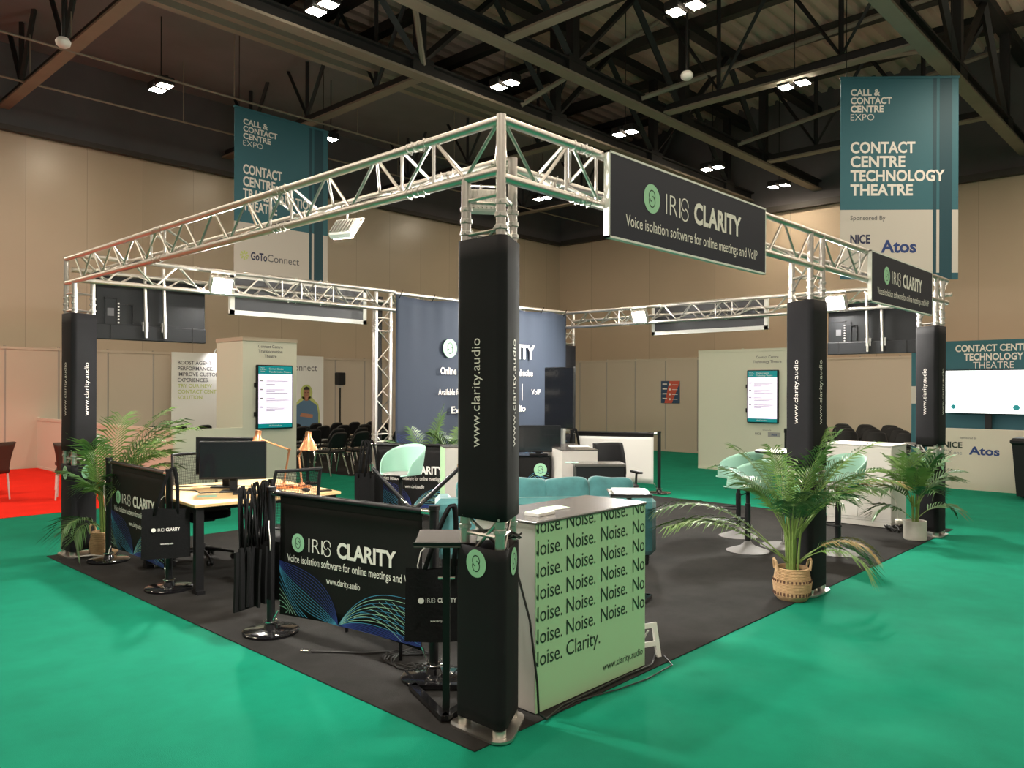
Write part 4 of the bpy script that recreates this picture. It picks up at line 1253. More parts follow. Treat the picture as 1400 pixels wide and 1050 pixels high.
for s in (-1, 1):
    a = MB().tube((s * 0.03, 0, 0.63), (s * 0.385 + 0.02, 0, 0.985), 0.019, 12).build('arm', 'black_metal', t, True)
    m = MB(); m.lathe([(0.021, -0.03), (0.021, 0.03)], 10, (s * 0.385 + 0.02, 0, 0.985)); m.tube((s * 0.07, 0, 0.67), (s * 0.11, 0, 0.71), 0.0205, 12); m.build('end_cap', 'chrome', a, True)
MB().lathe([(0.03, 0.58), (0.035, 0.6), (0.035, 0.65), (0.0, 0.66)], 12).build('hub', 'chrome', t, True)
t = thing('display_rack', 'small white frame leaning behind the right end of the mint counter', 'frame', (1.45, 0.10, 0.007), R(-20))
m = MB(Matrix.Rotation(R(-14), 4, 'X'))
for lo, hi in (((-0.09, 0, 0), (-0.06, 0.02, 0.21)), ((0.06, 0, 0), (0.09, 0.02, 0.21)), ((-0.06, 0, 0.18), (0.06, 0.02, 0.21)), ((-0.06, 0, 0.07), (0.06, 0.02, 0.1))): m.box(lo, hi)
m.build('frame_bars', 'white_trim', t)
MB().tube((0, 0.02, 0.17), (0, 0.14, 0.004), 0.006, 6).build('prop', 'white_trim', t)


# ------------------------------------------------------------------ sofa
def pillow(mb, c, w, d, h, mtx=None, sag=0.03, seed=0, p=3.2):
    rnd = random.Random(seed); ph = [rnd.uniform(0, 6) for _ in range(6)]

    def fn(u, v):
        a = 2 * PI * u; b = PI * (v - 0.5)
        sx = math.copysign(abs(math.cos(b)) ** (2 / p), 1) * math.copysign(abs(math.cos(a)) ** (2 / p), math.cos(a))
        sy = abs(math.cos(b)) ** (2 / p) * math.copysign(abs(math.sin(a)) ** (2 / p), math.sin(a))
        sz = math.copysign(abs(math.sin(b)) ** (2 / p), math.sin(b))
        k = 1 + sag * (math.sin(sx * 5 + ph[0] + sz * 3) * 0.4 + math.sin(sz * 7 + ph[1] + sx * 4) * 0.35 + math.sin(sx * 11 + ph[2] - sz * 5) * 0.25)
        return (c[0] + sx * w / 2, c[1] + sy * d / 2 * k, c[2] + sz * h / 2 * (1 + 0.02 * math.sin(sx * 4 + ph[3])))
    m = MB(mtx); m.grid(fn, 40, 22, closed_u=True); mb.add(m.v, m.f)


t = thing('sofa', 'teal velvet sofa seen from behind with plump back cushions', 'sofa', (2.10, 2.86, 0), math.atan2(-0.656, 0.755))
L = 2.10
MB().bbox((0.02, 0.02, 0.10), (L - 0.02, 0.88, 0.30), 0.03).build('base', 'teal', t, True)
MB().bbox((0.0, 0.0, 0.10), (L, 0.17, 0.66), 0.05).build('backrest', 'teal', t, True)
for x in (0.0, L - 0.18): MB().bbox((x, 0.0, 0.10), (x + 0.18, 0.90, 0.60), 0.05).build('armrest', 'teal', t, True)
for i in range(2):
    m = MB(); pillow(m, (0.18 + 0.81 * (i + 0.5), 0.55, 0.38), 0.80, 0.70, 0.18, sag=0.01, seed=i, p=6); m.build('seat_cushion', 'teal', t, True)
for i in range(4):
    m = MB(); T = Matrix.Translation((0.42 + 0.42 * i, 0.20, 0.58)) @ Matrix.Rotation(R(-8), 4, 'X') @ Matrix.Rotation(R((-3, 2, -2, 4)[i]), 4, 'Y')
    pillow(m, (0, 0, 0), 0.44, 0.20, 0.50, T, 0.2, 10 + i, p=7.0); m.build('back_cushion', 'teal', t, True)
for (x, y) in ((0.08, 0.08), (L - 0.08, 0.08), (0.08, 0.8), (L - 0.08, 0.8)): MB().lathe([(0.018, 0.007), (0.025, 0.11)], 10, (x, y, 0)).build('leg', 'black_metal', t, True)


# ------------------------------------------------------------------ bar stools and the high table
def bucket(mb, w=0.50, d=0.46, zs=0.0, hb=0.30):
    """shell of a bar stool: pan with a back that wraps round; opens towards -y"""
    def fn(u, v):
        a = PI * (0.5 + 1.0 * (u - 0.5) * 1.32)          # round the back
        if v < 0.5:
            k = v / 0.5
            return (w / 2 * k * math.cos(a) * 0.92, d / 2 * k * math.sin(a) * 0.92 - (0.10 * k if abs(u - .5) > 0.42 else 0), zs + 0.022 * k ** 3)
        k = (v - 0.5) / 0.5
        top = hb * (0.10 + 0.90 * max(0.0, math.cos((u - 0.5) * PI * 0.98)) ** 0.5)
        e = 0.92 + 0.10 * k ** 0.6
        return (w / 2 * e * math.cos(a), d / 2 * e * math.sin(a) + 0.03 * k, zs + 0.022 + top * k)
    mb.grid(fn, 36, 16)
    return mb


def stool_base(t, seat_z):
    MB().lathe([(0.215, 0.0), (0.218, 0.008), (0.19, 0.018), (0.08, 0.055), (0.045, 0.085), (0.03, 0.11)], 40, (0, 0, 0.007)).build('base', 'stool_base', t, True)
    MB().lathe([(0.029, 0.1), (0.029, 0.5), (0.021, 0.505), (0.021, seat_z - 0.02)], 18).build('column', 'black_metal', t, True)
    MB().path([(0.02, 0, seat_z - 0.05), (0.16, 0.02, seat_z - 0.06), (0.22, 0.03, seat_z - 0.1)], 0.006, 6).build('lever', 'black_metal', t, True)
    m = MB(); m.path([(0.03, 0, 0.32)] + [(0.14 * math.cos(R(k)), -0.12 - 0.08 * math.sin(R(k)), 0.32) for k in range(0, 181, 20)] + [(-0.03, 0, 0.32)], 0.009, 8); m.build('footrest', 'black_metal', t, True)


def stool(loc, rz, label, seat_z=0.70, pad=True, hb=0.30):
    t = thing('bar_stool', label, 'stool', loc, R(rz))
    bucket(MB(), zs=seat_z, hb=hb).build('shell', 'mint_shell', t, True, solid=0.014)
    if pad: MB().lathe([(0.0, 0.030), (0.17, 0.028), (0.19, 0.018), (0.18, 0.010)], 30, (0, 0, seat_z), cap=False).build('seat_pad', 'seat_pad', t, True)
    MB().lathe([(0.02, seat_z - 0.03), (0.10, seat_z - 0.012), (0.10, seat_z - 0.006)], 18).build('seat_plate', 'black_metal', t, True)
    stool_base(t, seat_z)
    return t


stool((2.72, 4.14, 0), -84, 'mint bar stool with grey seat pad standing before the inner barrier', 0.735, hb=0.31)
stool((5.61, 1.64, 0), 160, 'mint bar stool left of the high table, the farther of two', 0.67)
stool((4.92, 1.18, 0), 170, 'mint bar stool left of the high table, the nearer of two', 0.66)
stool((5.46, 0.46, 0), 250, 'mint bar stool behind the middle truss leg, right of the high table', 0.70)
t = thing('high_table', 'round white high table with black rim behind the big palm', 'table', (5.40, 1.00, 0))
MB().lathe([(0.0, 1.012), (0.30, 1.012), (0.30, 1.030), (0.0, 1.031)], 40, cap=False).build('table_top', 'paper', t, True)
MB().lathe([(0.302, 1.008), (0.308, 1.010), (0.308, 1.030), (0.302, 1.032)], 40, cap=False).build('rim', 'black', t, True)
MB().tube((0, 0, 0.03), (0, 0, 1.01), 0.03, 16).build('column', 'chrome', t, True)
MB().lathe([(0.25, 0.007), (0.25, 0.02), (0.05, 0.035), (0.03, 0.06)], 36).build('base', 'stool_base', t, True)
t = thing('paper_sheet', 'white printed sheet on the round high table', 'paper', (5.32, 1.06, 1.032), R(20)); MB().box((-0.1, -0.07, 0), (0.1, 0.07, 0.003)).build('sheet', 'paper', t)


# ------------------------------------------------------------------ white cabinet, black armchair, low black table, screens
t = thing('cabinet', 'white two door cabinet between the middle and far right truss legs', 'cabinet', (7.36, 0.54, 0.007))
MB().bbox((0.014, 0, 0.06), (0.56, 0.79, 0.985), 0.008).build('body', 'white', t)
MB().bbox((-0.004, -0.006, 0.985), (0.57, 0.80, 1.003), 0.004).build('top', 'white', t)
MB().box((0.02, 0.01, 0.0), (0.55, 0.78, 0.06)).build('plinth', 'white', t)
for y0, y1, k in ((0.004, 0.392, 0.36), (0.398, 0.786, 0.43)):
    d = MB().bbox((0, y0, 0.10), (0.014, y1, 0.96), 0.003).build('door', 'white', t)
    MB().tube((-0.008, k, 0.5), (-0.008, k, 0.6), 0.005, 8).build('handle', 'alu2', d)


def office_chair(loc, rz, label, mesh=True, back=True, s=1.0, backh=1.02):
    t = thing('office_chair', label, 'chair', loc, R(rz))
    for k in range(5):
        a = 2 * PI * k / 5 + 0.3; c, s_ = math.cos(a), math.sin(a)
        l = MB().path([(0.03 * c, 0.03 * s_, 0.12), (0.16 * c, 0.16 * s_, 0.105), (0.30 * c, 0.30 * s_, 0.075)], 0.02, 8, r2=0.013).build('base_leg', 'black', t, True)
        m = MB(); q = Vector((0.30 * c, 0.30 * s_, 0.0))
        for o in (-0.016, 0.016): m.tube((q.x - s_ * (o - 0.009), q.y + c * (o - 0.009), 0.034), (q.x - s_ * (o + 0.009), q.y + c * (o + 0.009), 0.034), 0.027, 14)
        m.tube((q.x, q.y, 0.034), (q.x, q.y, 0.085), 0.009, 8); m.build('caster', 'black', l, True)
    MB().lathe([(0.045, 0.09), (0.045, 0.17), (0.026, 0.19), (0.026, 0.40)], 16).build('gas_column', 'black_metal', t, True)
    MB().bbox((-0.12, -0.13, 0.39), (0.12, 0.10, 0.43), 0.015).build('tilt_plate', 'black', t)
    m = MB(); pillow(m, (0, 0, 0.465), 0.49, 0.48, 0.085, sag=0.01, seed=3, p=5); m.build('seat', 'mesh_black', t, True)
    # backrest (behind, at -y): frame with a mesh panel
    def bp(u, v):
        x = (u - 0.5) * (0.44 - 0.05 * v); return (x, -0.235 - 0.06 * v + 0.05 * (2 * u - 1) ** 2 + 0.03 * math.sin(PI * v), 0.56 + (backh - 0.56) * v)
    fr = MB(); loop = [bp(k / 10, 0) for k in range(11)] + [bp(1, k / 10) for k in range(1, 11)] + [bp(1 - k / 10, 1) for k in range(1, 11)] + [bp(0, 1 - k / 10) for k in range(1, 10)]
    fr.path(loop, 0.014, 8, closed=True)
    b = fr.build('back_frame', 'black', t, True)
    if mesh:
        mm = MB()
        for i in range(1, 34): mm.path([bp(i / 34, k / 8) for k in range(9)], 0.0016, 3)
        for i in range(1, 36): mm.path([bp(k / 8, i / 36) for k in range(9)], 0.0016, 3)
        mm.build('back_mesh', 'mesh_black', b)
    else:
        MB().grid(bp, 10, 10).build('back_pad', 'mesh_black', b, True, solid=0.03)
    MB().path([(0, -0.10, 0.40), (0, -0.26, 0.42), (0, -0.29, 0.56), (0, -0.30, 0.72)], 0.02, 8).build('back_spine', 'black', t, True)
    for sx in (-1, 1):
        m = MB(); m.path([(sx * 0.20, 0.0, 0.42), (sx * 0.275, 0.0, 0.44), (sx * 0.285, 0.0, 0.62)], 0.015, 8); m.bbox((sx * 0.285 - 0.04, -0.12, 0.62), (sx * 0.285 + 0.04, 0.12, 0.65), 0.012); m.build('armrest', 'black', t, True)
    return t


office_chair((0.76, 3.22, 0.007), -4, 'black mesh office chair at the near side of the wooden desk')
office_chair((0.78, 4.78, 0.007), 172, 'black office chair pushed under the far side of the wooden desk')
office_chair((5.33, 3.15, 0.007), 150, 'black upholstered office chair beside the white counter at the back', mesh=False, backh=0.98)
t = thing('low_table', 'small black counter table with glossy dark top behind the teal sofa', 'table', (3.98, 2.72, 0.007), R(-45))
MB().bbox((0, 0, 0.83), (0.56, 0.36, 0.86), 0.005).build('table_top', 'grey_top', t)
MB().box((0.02, 0.02, 0.02), (0.54, 0.34, 0.83)).build('body', 'black', t)
MB().box((0.0, 0.0, 0.0), (0.56, 0.36, 0.02)).build('plinth', 'black', t)
t = thing('leaflet', 'pale mint leaflet on the dark table top behind the sofa', 'leaflet', (4.10, 2.86, 0.867), R(-50)); MB().box((-0.07, -0.05, 0), (0.07, 0.05, 0.004)).build('sheet', 'mint_shell', t)
t = thing('paper_sheet', 'white sheet on the white counter by the rear barrier', 'paper', (4.86, 3.36, 0.98), R(-40)); MB().box((-0.12, -0.08, 0), (0.12, 0.08, 0.004)).build('sheet', 'paper', t)


def monitor(loc, rz, label, W=0.56, H=0.335, lift=0.115):
    t = thing('monitor', label, 'monitor', loc, R(rz))
    MB().bbox((-W / 2, -0.012, lift), (W / 2, 0.012, lift + H), 0.006).build('casing', 'black', t)
    MB().box((-W / 2 + 0.008, -0.0135, lift + 0.022), (W / 2 - 0.008, -0.012, lift + H - 0.008)).build('display', 'screen', t)
    MB().bbox((-0.1, 0.012, lift + 0.08), (0.1, 0.045, lift + 0.25), 0.01).build('rear_cover', 'black', t)
    MB().bbox((-0.035, 0.02, 0.01), (0.035, 0.045, lift + 0.1), 0.006).build('neck', 'black', t)
    MB().bbox((-0.11, -0.07, 0.0), (0.11, 0.10, 0.012), 0.005).build('foot', 'black', t)
    return t


monitor((0.76, 4.10, 0.741), -38, 'front dark monitor on the wooden desk', 0.585, 0.345)
monitor((0.86, 4.46, 0.741), -56, 'rear dark monitor on the wooden desk, half hidden by the front one', 0.58, 0.36)
monitor((4.11, 4.05, 0.885), -45, 'left dark monitor on the low black printed counter, mostly behind the truss leg', 0.52, 0.325, 0.02)
monitor((4.48, 3.68, 0.885), -45, 'right dark monitor on the low black printed counter', 0.54, 0.325, 0.03)
t = thing('standing_screen', 'tall dark screen on a stand before the right edge of the navy backdrop', 'screen', (5.86, 4.50, 0.007), R(-95))
MB().bbox((-0.29, -0.02, 1.12), (0.29, 0.03, 1.98), 0.01).build('casing', 'black', t); MB().box((-0.28, -0.022, 1.13), (0.28, -0.02, 1.97)).build('display', 'screen', t)
MB().box((-0.04, 0.03, 0.03), (0.04, 0.08, 1.7)).build('column', 'alu2', t); MB().bbox((-0.3, -0.2, 0), (0.3, 0.25, 0.03), 0.01).build('foot', 'black', t)

# ------------------------------------------------------------------ desk with its things
t = thing('desk', 'pale wooden desk on black legs behind the left barrier', 'desk', (0.15, 3.55, 0.007), R(-5))
MB().bbox((0, 0, 0.708), (1.32, 1.42, 0.734), 0.004).build('desk_top', 'oak', t)
for x in (0.03, 1.23):
    for y in (0.05, 1.31): MB().box((x, y, 0.03), (x + 0.065, y + 0.065, 0.708)).build('leg', 'black_metal', t)
    for y in (0.02, 1.28): MB().box((x, y, 0.0), (x + 0.065, y + 0.12, 0.03)).build('foot', 'black_metal', t)
    MB().box((x + 0.01, 0.1, 0.65), (x + 0.055, 1.32, 0.70)).build('top_rail', 'black_metal', t)
MB().box((0.09, 0.66, 0.58), (1.23, 0.76, 0.64)).build('cable_tray', 'black_metal', t)
t = thing('keyboard', 'black keyboard on the desk before the monitors', 'keyboard', (0.87, 3.86, 0.741), R(-28))
MB().bbox((-0.21, -0.065, 0), (0.21, 0.065, 0.016), 0.004).build('body', 'black', t)
m = MB()
for i in range(14):
    for j in range(5): m.box((-0.198 + i * 0.0285, -0.056 + j * 0.0225, 0.016), (-0.174 + i * 0.0285, -0.037 + j * 0.0225, 0.021))
m.build('key', 'black_metal', t)
t = thing('leaflet', 'pale green leaflet lying on the left part of the desk', 'leaflet', (0.46, 3.98, 0.741), R(-30)); MB().box((-0.08, -0.055, 0), (0.08, 0.055, 0.003)).build('sheet', 'mint_shell', t)
t = thing('computer_mouse', 'dark mouse near the right end of the desk', 'mouse', (1.24, 3.66, 0.741)); m = MB(); pillow(m, (0, 0, 0.016), 0.06, 0.1, 0.034, sag=0, p=2.4); m.build('body', 'black', t, True)
t = thing('tablet', 'thin dark tablet lying on the right end of the desk', 'tablet', (1.38, 3.57, 0.741), R(-20)); MB().bbox((-0.06, -0.045, 0), (0.06, 0.045, 0.008), 0.003).build('body', 'screen', t)
for k, (pts, lb) in enumerate(((((0.42, 4.62), (0.55, 4.4), (0.5, 4.2), (0.64, 4.12), (0.76, 4.2)), 'black cable looping over the desk left of the monitors'), (((0.55, 4.75), (0.9, 4.62), (1.0, 4.4), (1.1, 4.3), (1.3, 4.3)), 'black cable along the back of the desk behind the monitors'))):
    o = MB([None][0]).path([(x, y, 0.747) for x, y in pts], 0.005, 6).build('desk_cable', 'cable', None, True); tag(o, lb, 'cable')


def desk_lamp(loc, rz, label, elbow, tip, shade_r=0.085, shade_h=0.15, face=0.0):
    t = thing('desk_lamp', label, 'lamp', loc, R(rz))
    MB().lathe([(0.085, 0.0), (0.085, 0.02), (0.03, 0.03), (0.018, 0.05)], 24).build('base', 'copper', t, True)
    m = MB()
    for o in (-0.012, 0.012): m.tube((0, o, 0.04), (elbow[0], o, elbow[1]), 0.006, 8)
    m.build('lower_arm', 'copper', t, True)
    m = MB()
    for o in (-0.012, 0.012): m.tube((elbow[0], o, elbow[1]), (tip[0], o, tip[1]), 0.006, 8)
    m.tube((elbow[0], -0.02, elbow[1]), (elbow[0], 0.02, elbow[1]), 0.012, 10); m.build('upper_arm', 'copper', t, True)
    T = Matrix.Translation((tip[0], 0, tip[1])) @ Matrix.Rotation(face, 4, 'Y')
    m = MB(T); m.lathe([(0.0, 0.075), (0.028, 0.07), (0.03, 0.02), (0.055, -0.03), (shade_r, 0.07 - shade_h), (shade_r - 0.004, 0.07 - shade_h), (0.05, -0.03), (0.024, 0.02)], 28, cap=False); m.build('lamp_shade', 'copper', t, True)
    return t


desk_lamp((1.24, 4.04, 0.741), 133.2, 'copper desk lamp reaching left behind the dark monitor', (-0.05, 0.36), (0.25, 0.47), 0.075, 0.13, -0.15)
desk_lamp((1.36, 3.92, 0.741), -46.8, 'copper desk lamp with its cone shade at the right end of the desk', (-0.03, 0.30), (0.06, 0.46), 0.09, 0.17)


# ------------------------------------------------------------------ floor cables and odds and ends
def cable(pts, label, r=0.006, m='cable', name='floor_cable'):
    o = MB().path(pts, r, 6).build(name, m, None, True); return tag(o, label, 'cable')


rnd = random.Random(5)
o = cable([(0.06, 1.72, 0.014), (0.16, 1.60, 0.014), (0.28, 1.45, 0.014), (0.38, 1.38, 0.014), (0.45, 1.3, 0.014)], 'black cable with a silver plug lying in front of the front barrier')
MB().tube((0.055, 1.73, 0.016), (0.02, 1.775, 0.016), 0.011, 10).build('plug', 'chrome', o, True)
pts = []
for k in range(90):
    a = k * 0.42; rr = 0.13 + 0.03 * math.sin(k * 0.9); pts.append((0.40 + rr * math.cos(a) + 0.02 * math.sin(k * 0.37), 1.14 + rr * 1.2 * math.sin(a), 0.014 + 0.012 * (0.5 + 0.5 * math.sin(k * 1.3))))
cable(pts, 'tangle of black cable on the floor behind the front barrier', 0.005)
cable([(0.25, 0.30, 1.03), (0.29, 0.22, 0.9), (0.285, 0.06, 0.5), (0.275, 0.0, 0.2), (0.27, -0.015, 0.05), (0.31, -0.03, 0.015), (0.5, 0.02, 0.015), (0.8, 0.015, 0.02), (1.1, 0.03, 0.015), (1.35, 0.02, 0.015), (1.55, 0.12, 0.015)], 'black cable hanging down beside the mint counter and running along its foot')
cable([(0.30, -0.02, 0.013), (0.6, 0.01, 0.013), (0.9, -0.05, 0.008), (1.15, -0.08, 0.008), (1.45, -0.06, 0.008), (1.55, 0.06, 0.013)], 'thin black cable on the green carpet along the mint counter', 0.004)
pts = [(0.16 + 0.05 * math.cos(k * 0.9) + 0.0 * k, 0.10 + 0.05 * math.sin(k * 0.8), 0.935 + 0.012 * (k % 3)) for k in range(24)]
cable(pts, 'small coil of black cable inside the gap of the front truss leg', 0.005)
cable([(0.02, 5.78, 0.02), (0.12, 5.70, 0.03), (0.22, 5.62, 0.02), (0.30, 5.72, 0.03), (0.2, 5.86, 0.02), (0.1, 5.72, 0.03), (0.25, 5.55, 0.02)], 'white cable looped at the foot of the left truss leg', 0.007, 'cable_white')
pts = [(7.20 + 0.10 * math.cos(k * 0.7), 0.46 + 0.08 * math.sin(k * 0.9), 0.02 + 0.02 * (k % 4)) for k in range(26)]
cable(pts, 'heap of black cable beside the white cabinet', 0.008)
cable([(7.30, 0.50, 0.02), (7.22, 0.42, 0.2), (7.1, 0.42, 0.42), (7.05, 0.5, 0.55)], 'white cable bending up beside the small pale pot', 0.005, 'cable_white')
t = thing('power_adapter', 'pale power adapter in the cable heap by the white cabinet', 'adapter', (7.24, 0.42, 0.10), R(30)); MB().bbox((-0.05, -0.035, 0), (0.05, 0.035, 0.05), 0.01).build('body', 'cable_white', t)
t = thing('low_bench', 'low black bench table with thin legs right behind the front barrier', 'table', (0.66, 1.52, 0.007), R(82))
MB().bbox((-0.40, -0.28, 0.40), (0.40, 0.28, 0.43), 0.005).build('table_top', 'black_metal', t)
for x in (-0.36, 0.36):
    for y in (-0.25, 0.25): MB().tube((x, y, 0), (x, y, 0.40), 0.012, 8).build('leg', 'black_metal', t)

# waste bin at the right edge
t = thing('waste_bin', 'large black wheeled bin at the right edge before the low wall', 'bin', (11.6, -0.22, 0), R(0))
vs = []
for z, k in ((0.06, 0.80), (0.86, 1.0)):
    for x, y in ((-0.27, -0.27), (0.27, -0.27), (0.27, 0.27), (-0.27, 0.27)): vs.append((x * k, y * k, z))
MB().add(vs, [(3, 2, 1, 0), (4, 5, 6, 7), (0, 1, 5, 4), (1, 2, 6, 5), (2, 3, 7, 6), (3, 0, 4, 7)]).build('bin_body', 'black', t)
MB().bbox((-0.30, -0.30, 0.84), (0.30, 0.30, 0.95), 0.04).build('lid', 'black_metal', t)
for y in (-0.2, 0.2): MB().tube((0.2, y - 0.03, 0.06), (0.2, y + 0.03, 0.06), 0.06, 16).build('wheel', 'black', t)

# ------------------------------------------------------------------ theatre chairs
def theatre_chair(loc, rz, label, group):
    t = thing('stacking_chair', label, 'chair', loc, rz, group)
    m = MB(); pillow(m, (0, 0.0, 0.45), 0.46, 0.44, 0.06, sag=0.0, p=5); m.build('seat', 'black', t, True)

    def bk(u, v):
        w_ = 0.44 - 0.07 * max(0, v - 0.55) / 0.45 * abs(2 * u - 1) ** 3
        return ((u - 0.5) * w_, -0.21 - 0.09 * v + 0.06 * (2 * u - 1) ** 2, 0.53 + 0.30 * v - 0.07 * v * abs(2 * u - 1) ** 4)
    MB().grid(bk, 14, 8).build('backrest', 'black', t, True, solid=0.035)
    for s in (-1, 1):
        MB().path([(s * 0.20, -0.24, 0.62), (s * 0.215, -0.20, 0.46), (s * 0.22, -0.17, 0.42)], 0.012, 8).build('back_upright', 'black', t, True)
        MB().tube((s * 0.21, 0.17, 0.43), (s * 0.235, 0.23, 0.0), 0.013, 8).build('leg', 'chrome', t, True)
        MB().tube((s * 0.21, -0.12, 0.43), (s * 0.235, -0.26, 0.0), 0.013, 8).build('leg', 'chrome', t, True)
    m = MB()
    for s in (-1, 1): m.tube((s * 0.21, -0.16, 0.42), (s * 0.21, 0.19, 0.42), 0.012, 8)
    m.tube((-0.21, 0.0, 0.42), (0.21, 0.0, 0.42), 0.012, 8); m.build('seat_frame', 'chrome', t, True)
    return t


ordn = ('first', 'second', 'third', 'fourth', 'fifth', 'sixth', 'seventh')
proto = None
for r_, (rx, ry, n, nm) in enumerate(((6.05, 10.45, 4, 'nearest'), (6.35, 11.75, 5, 'second'), (6.75, 12.95, 5, 'third'), (7.3, 14.1, 5, 'farthest'))):
    for k in range(n):
        loc = (rx + 0.56 * k + random.uniform(-0.03, 0.03), ry - 0.02 * k + random.uniform(-0.04, 0.04), 0)
        lb = '%s black chair from the left in the %s row right of the tall theatre block' % (ordn[k], nm)
        a = random.uniform(-0.08, 0.08) + 0.15
        if proto is None: proto = theatre_chair(loc, a, lb, 'black chairs of the left theatre')
        else: dup(proto, loc, a, lb, 'black chairs of the left theatre')
for k in range(6):
    dup(proto, (4.45 + 0.53 * k, 15.12 - 0.08 * k, 0), 0.1 * (k % 3), '%s black chair from the left peeping over the low wall behind the desk' % ordn[k], 'black chairs behind the low theatre wall')
for r_, (rx, nm) in enumerate(((13.7, 'nearest'), (14.8, 'second'), (15.9, 'third'), (17.0, 'farthest'))):
    for k in range(4):
        dup(proto, (rx, 2.35 + 0.55 * k + 0.45 * r_, 0), PI / 2 + 0.05 * (k - 1) + PI / 2 * 0, '%s black chair from the right in the %s row above the white cabinet' % (ordn[k], nm), 'black chairs of the right theatre')


# ------------------------------------------------------------------ brown chairs on the red carpet
def brown_chair(loc, rz, label):
    t = thing('dining_chair', label, 'chair', loc, R(rz))
    MB().bbox((-0.22, -0.22, 0.40), (0.22, 0.22, 0.47), 0.015).build('seat', 'brown', t, True)

    def bk(u, v): return ((u - 0.5) * (0.38 + 0.10 * v * v), -0.20 - 0.03 * v - 0.05 * v * v, 0.40 + 0.46 * v)
    MB().grid(bk, 8, 8).build('backrest', 'brown', t, True, solid=0.04)
    for x in (-0.19, 0.19):
        for y in (-0.19, 0.19): MB().tube((x, y, 0.40), (x * 1.1, y * 1.12, 0.006), 0.016, 8, r2=0.011).build('leg', 'white', t, True)


brown_chair((0.44, 10.95, 0.006), 30, 'front brown chair with white legs at the left edge of the red carpet')
brown_chair((0.50, 11.95, 0.006), 10, 'rear brown chair at the left edge of the red carpet')
brown_chair((1.42, 10.35, 0.006), -20, 'front brown chair with white legs just left of the left truss leg')
brown_chair((1.76, 11.35, 0.006), 0, 'rear brown chair half hidden by the left truss leg')


# ------------------------------------------------------------------ palms
def frond(parent, base, az, length, rise, droop, n=17, leaf=0.30, m='leaf', lw=0.011, rnd=random, bare=0.30, vee=0.25):
    """one pinnate leaf: arching midrib with two ranks of narrow leaflets"""
    mb = MB(); mb.cur = 0
    p = Vector(base); el = rise; seg = length / 16; pts = [p.copy()]; dirs = []
    a = az
    for i in range(16):
        d = Vector((math.cos(a) * math.cos(el), math.sin(a) * math.cos(el), math.sin(el)))
        dirs.append(d); p = p + d * seg; pts.append(p.copy())
        el -= droop / 16 * (0.35 + 1.3 * i / 16); a += rnd.uniform(-0.02, 0.02)
    mb.path(pts, 0.0055, 5, r2=0.0015)
    mb.cur = 1
    for k in range(n):
        f = bare + (1 - bare) * (k + 0.4) / n
        x = f * 16; i = min(15, int(x)); q = pts[i].lerp(pts[i + 1], x - i); d = dirs[i]
        side = d.cross(Vector((0, 0, 1)))
        if side.length < 1e-3: side = Vector((1, 0, 0))
        side.normalize(); upv = side.cross(d).normalized()
        ln = leaf * (0.55 + 0.9 * math.sin(PI * (0.12 + 0.80 * (f - bare) / (1 - bare)))) * rnd.uniform(0.85, 1.1)
        for s in (-1, 1):
            ld = (side * s * 0.85 + d * (0.55 + 0.5 * f) + upv * vee).normalized()
            w_ = d * lw
            q1 = q + ld * ln * 0.45 + Vector((0, 0, -0.03 * ln)); q2 = q + ld * ln + Vector((0, 0, -0.34 * ln * rnd.uniform(0.6, 1.4)))
            w1 = (d * 0.8 + upv * 0.25) * lw * 1.25
            mb.add([q - w_ * 0.5, q + w_ * 0.5, q1 + w1, q1 - w1, q2], [(0, 1, 2, 3), (3, 2, 4)])
    mb.build('frond', ['stem', m], parent, True)


def palm(loc, label, fronds, pot, seed, base_z, spread=0.05, mats=('leaf', 'leaf', 'leaf_lit'), leaf=0.26, lw=0.011, stems=6, stem_h=0.35, n=17):
    rnd = random.Random(seed)
    t = thing('potted_palm', label, 'plant', loc)
    pot(t)
    for k in range(stems):
        a = 2 * PI * k / stems + rnd.uniform(-0.3, 0.3); r0 = spread * rnd.uniform(0.4, 1)
        MB().path([(r0 * math.cos(a), r0 * math.sin(a), base_z - 0.04), (r0 * 1.3 * math.cos(a), r0 * 1.3 * math.sin(a), base_z + stem_h * 0.5), (r0 * 1.8 * math.cos(a), r0 * 1.8 * math.sin(a), base_z + stem_h)], 0.011, 6, r2=0.006).build('stem', 'stem', t, True)
    for (az, ln, rise, droop, *rest) in fronds:
        a = R(az); r0 = spread * rnd.uniform(0.4, 1.2)
        frond(t, (r0 * math.cos(a), r0 * math.sin(a), base_z + (stem_h * 0.6 if rise > 50 else 0.04)), a, ln, R(rise), R(droop), n=n, leaf=leaf * rnd.uniform(0.85, 1.1), m=rest[0] if rest else mats[rnd.randrange(len(mats))], lw=lw, rnd=rnd)
    return t


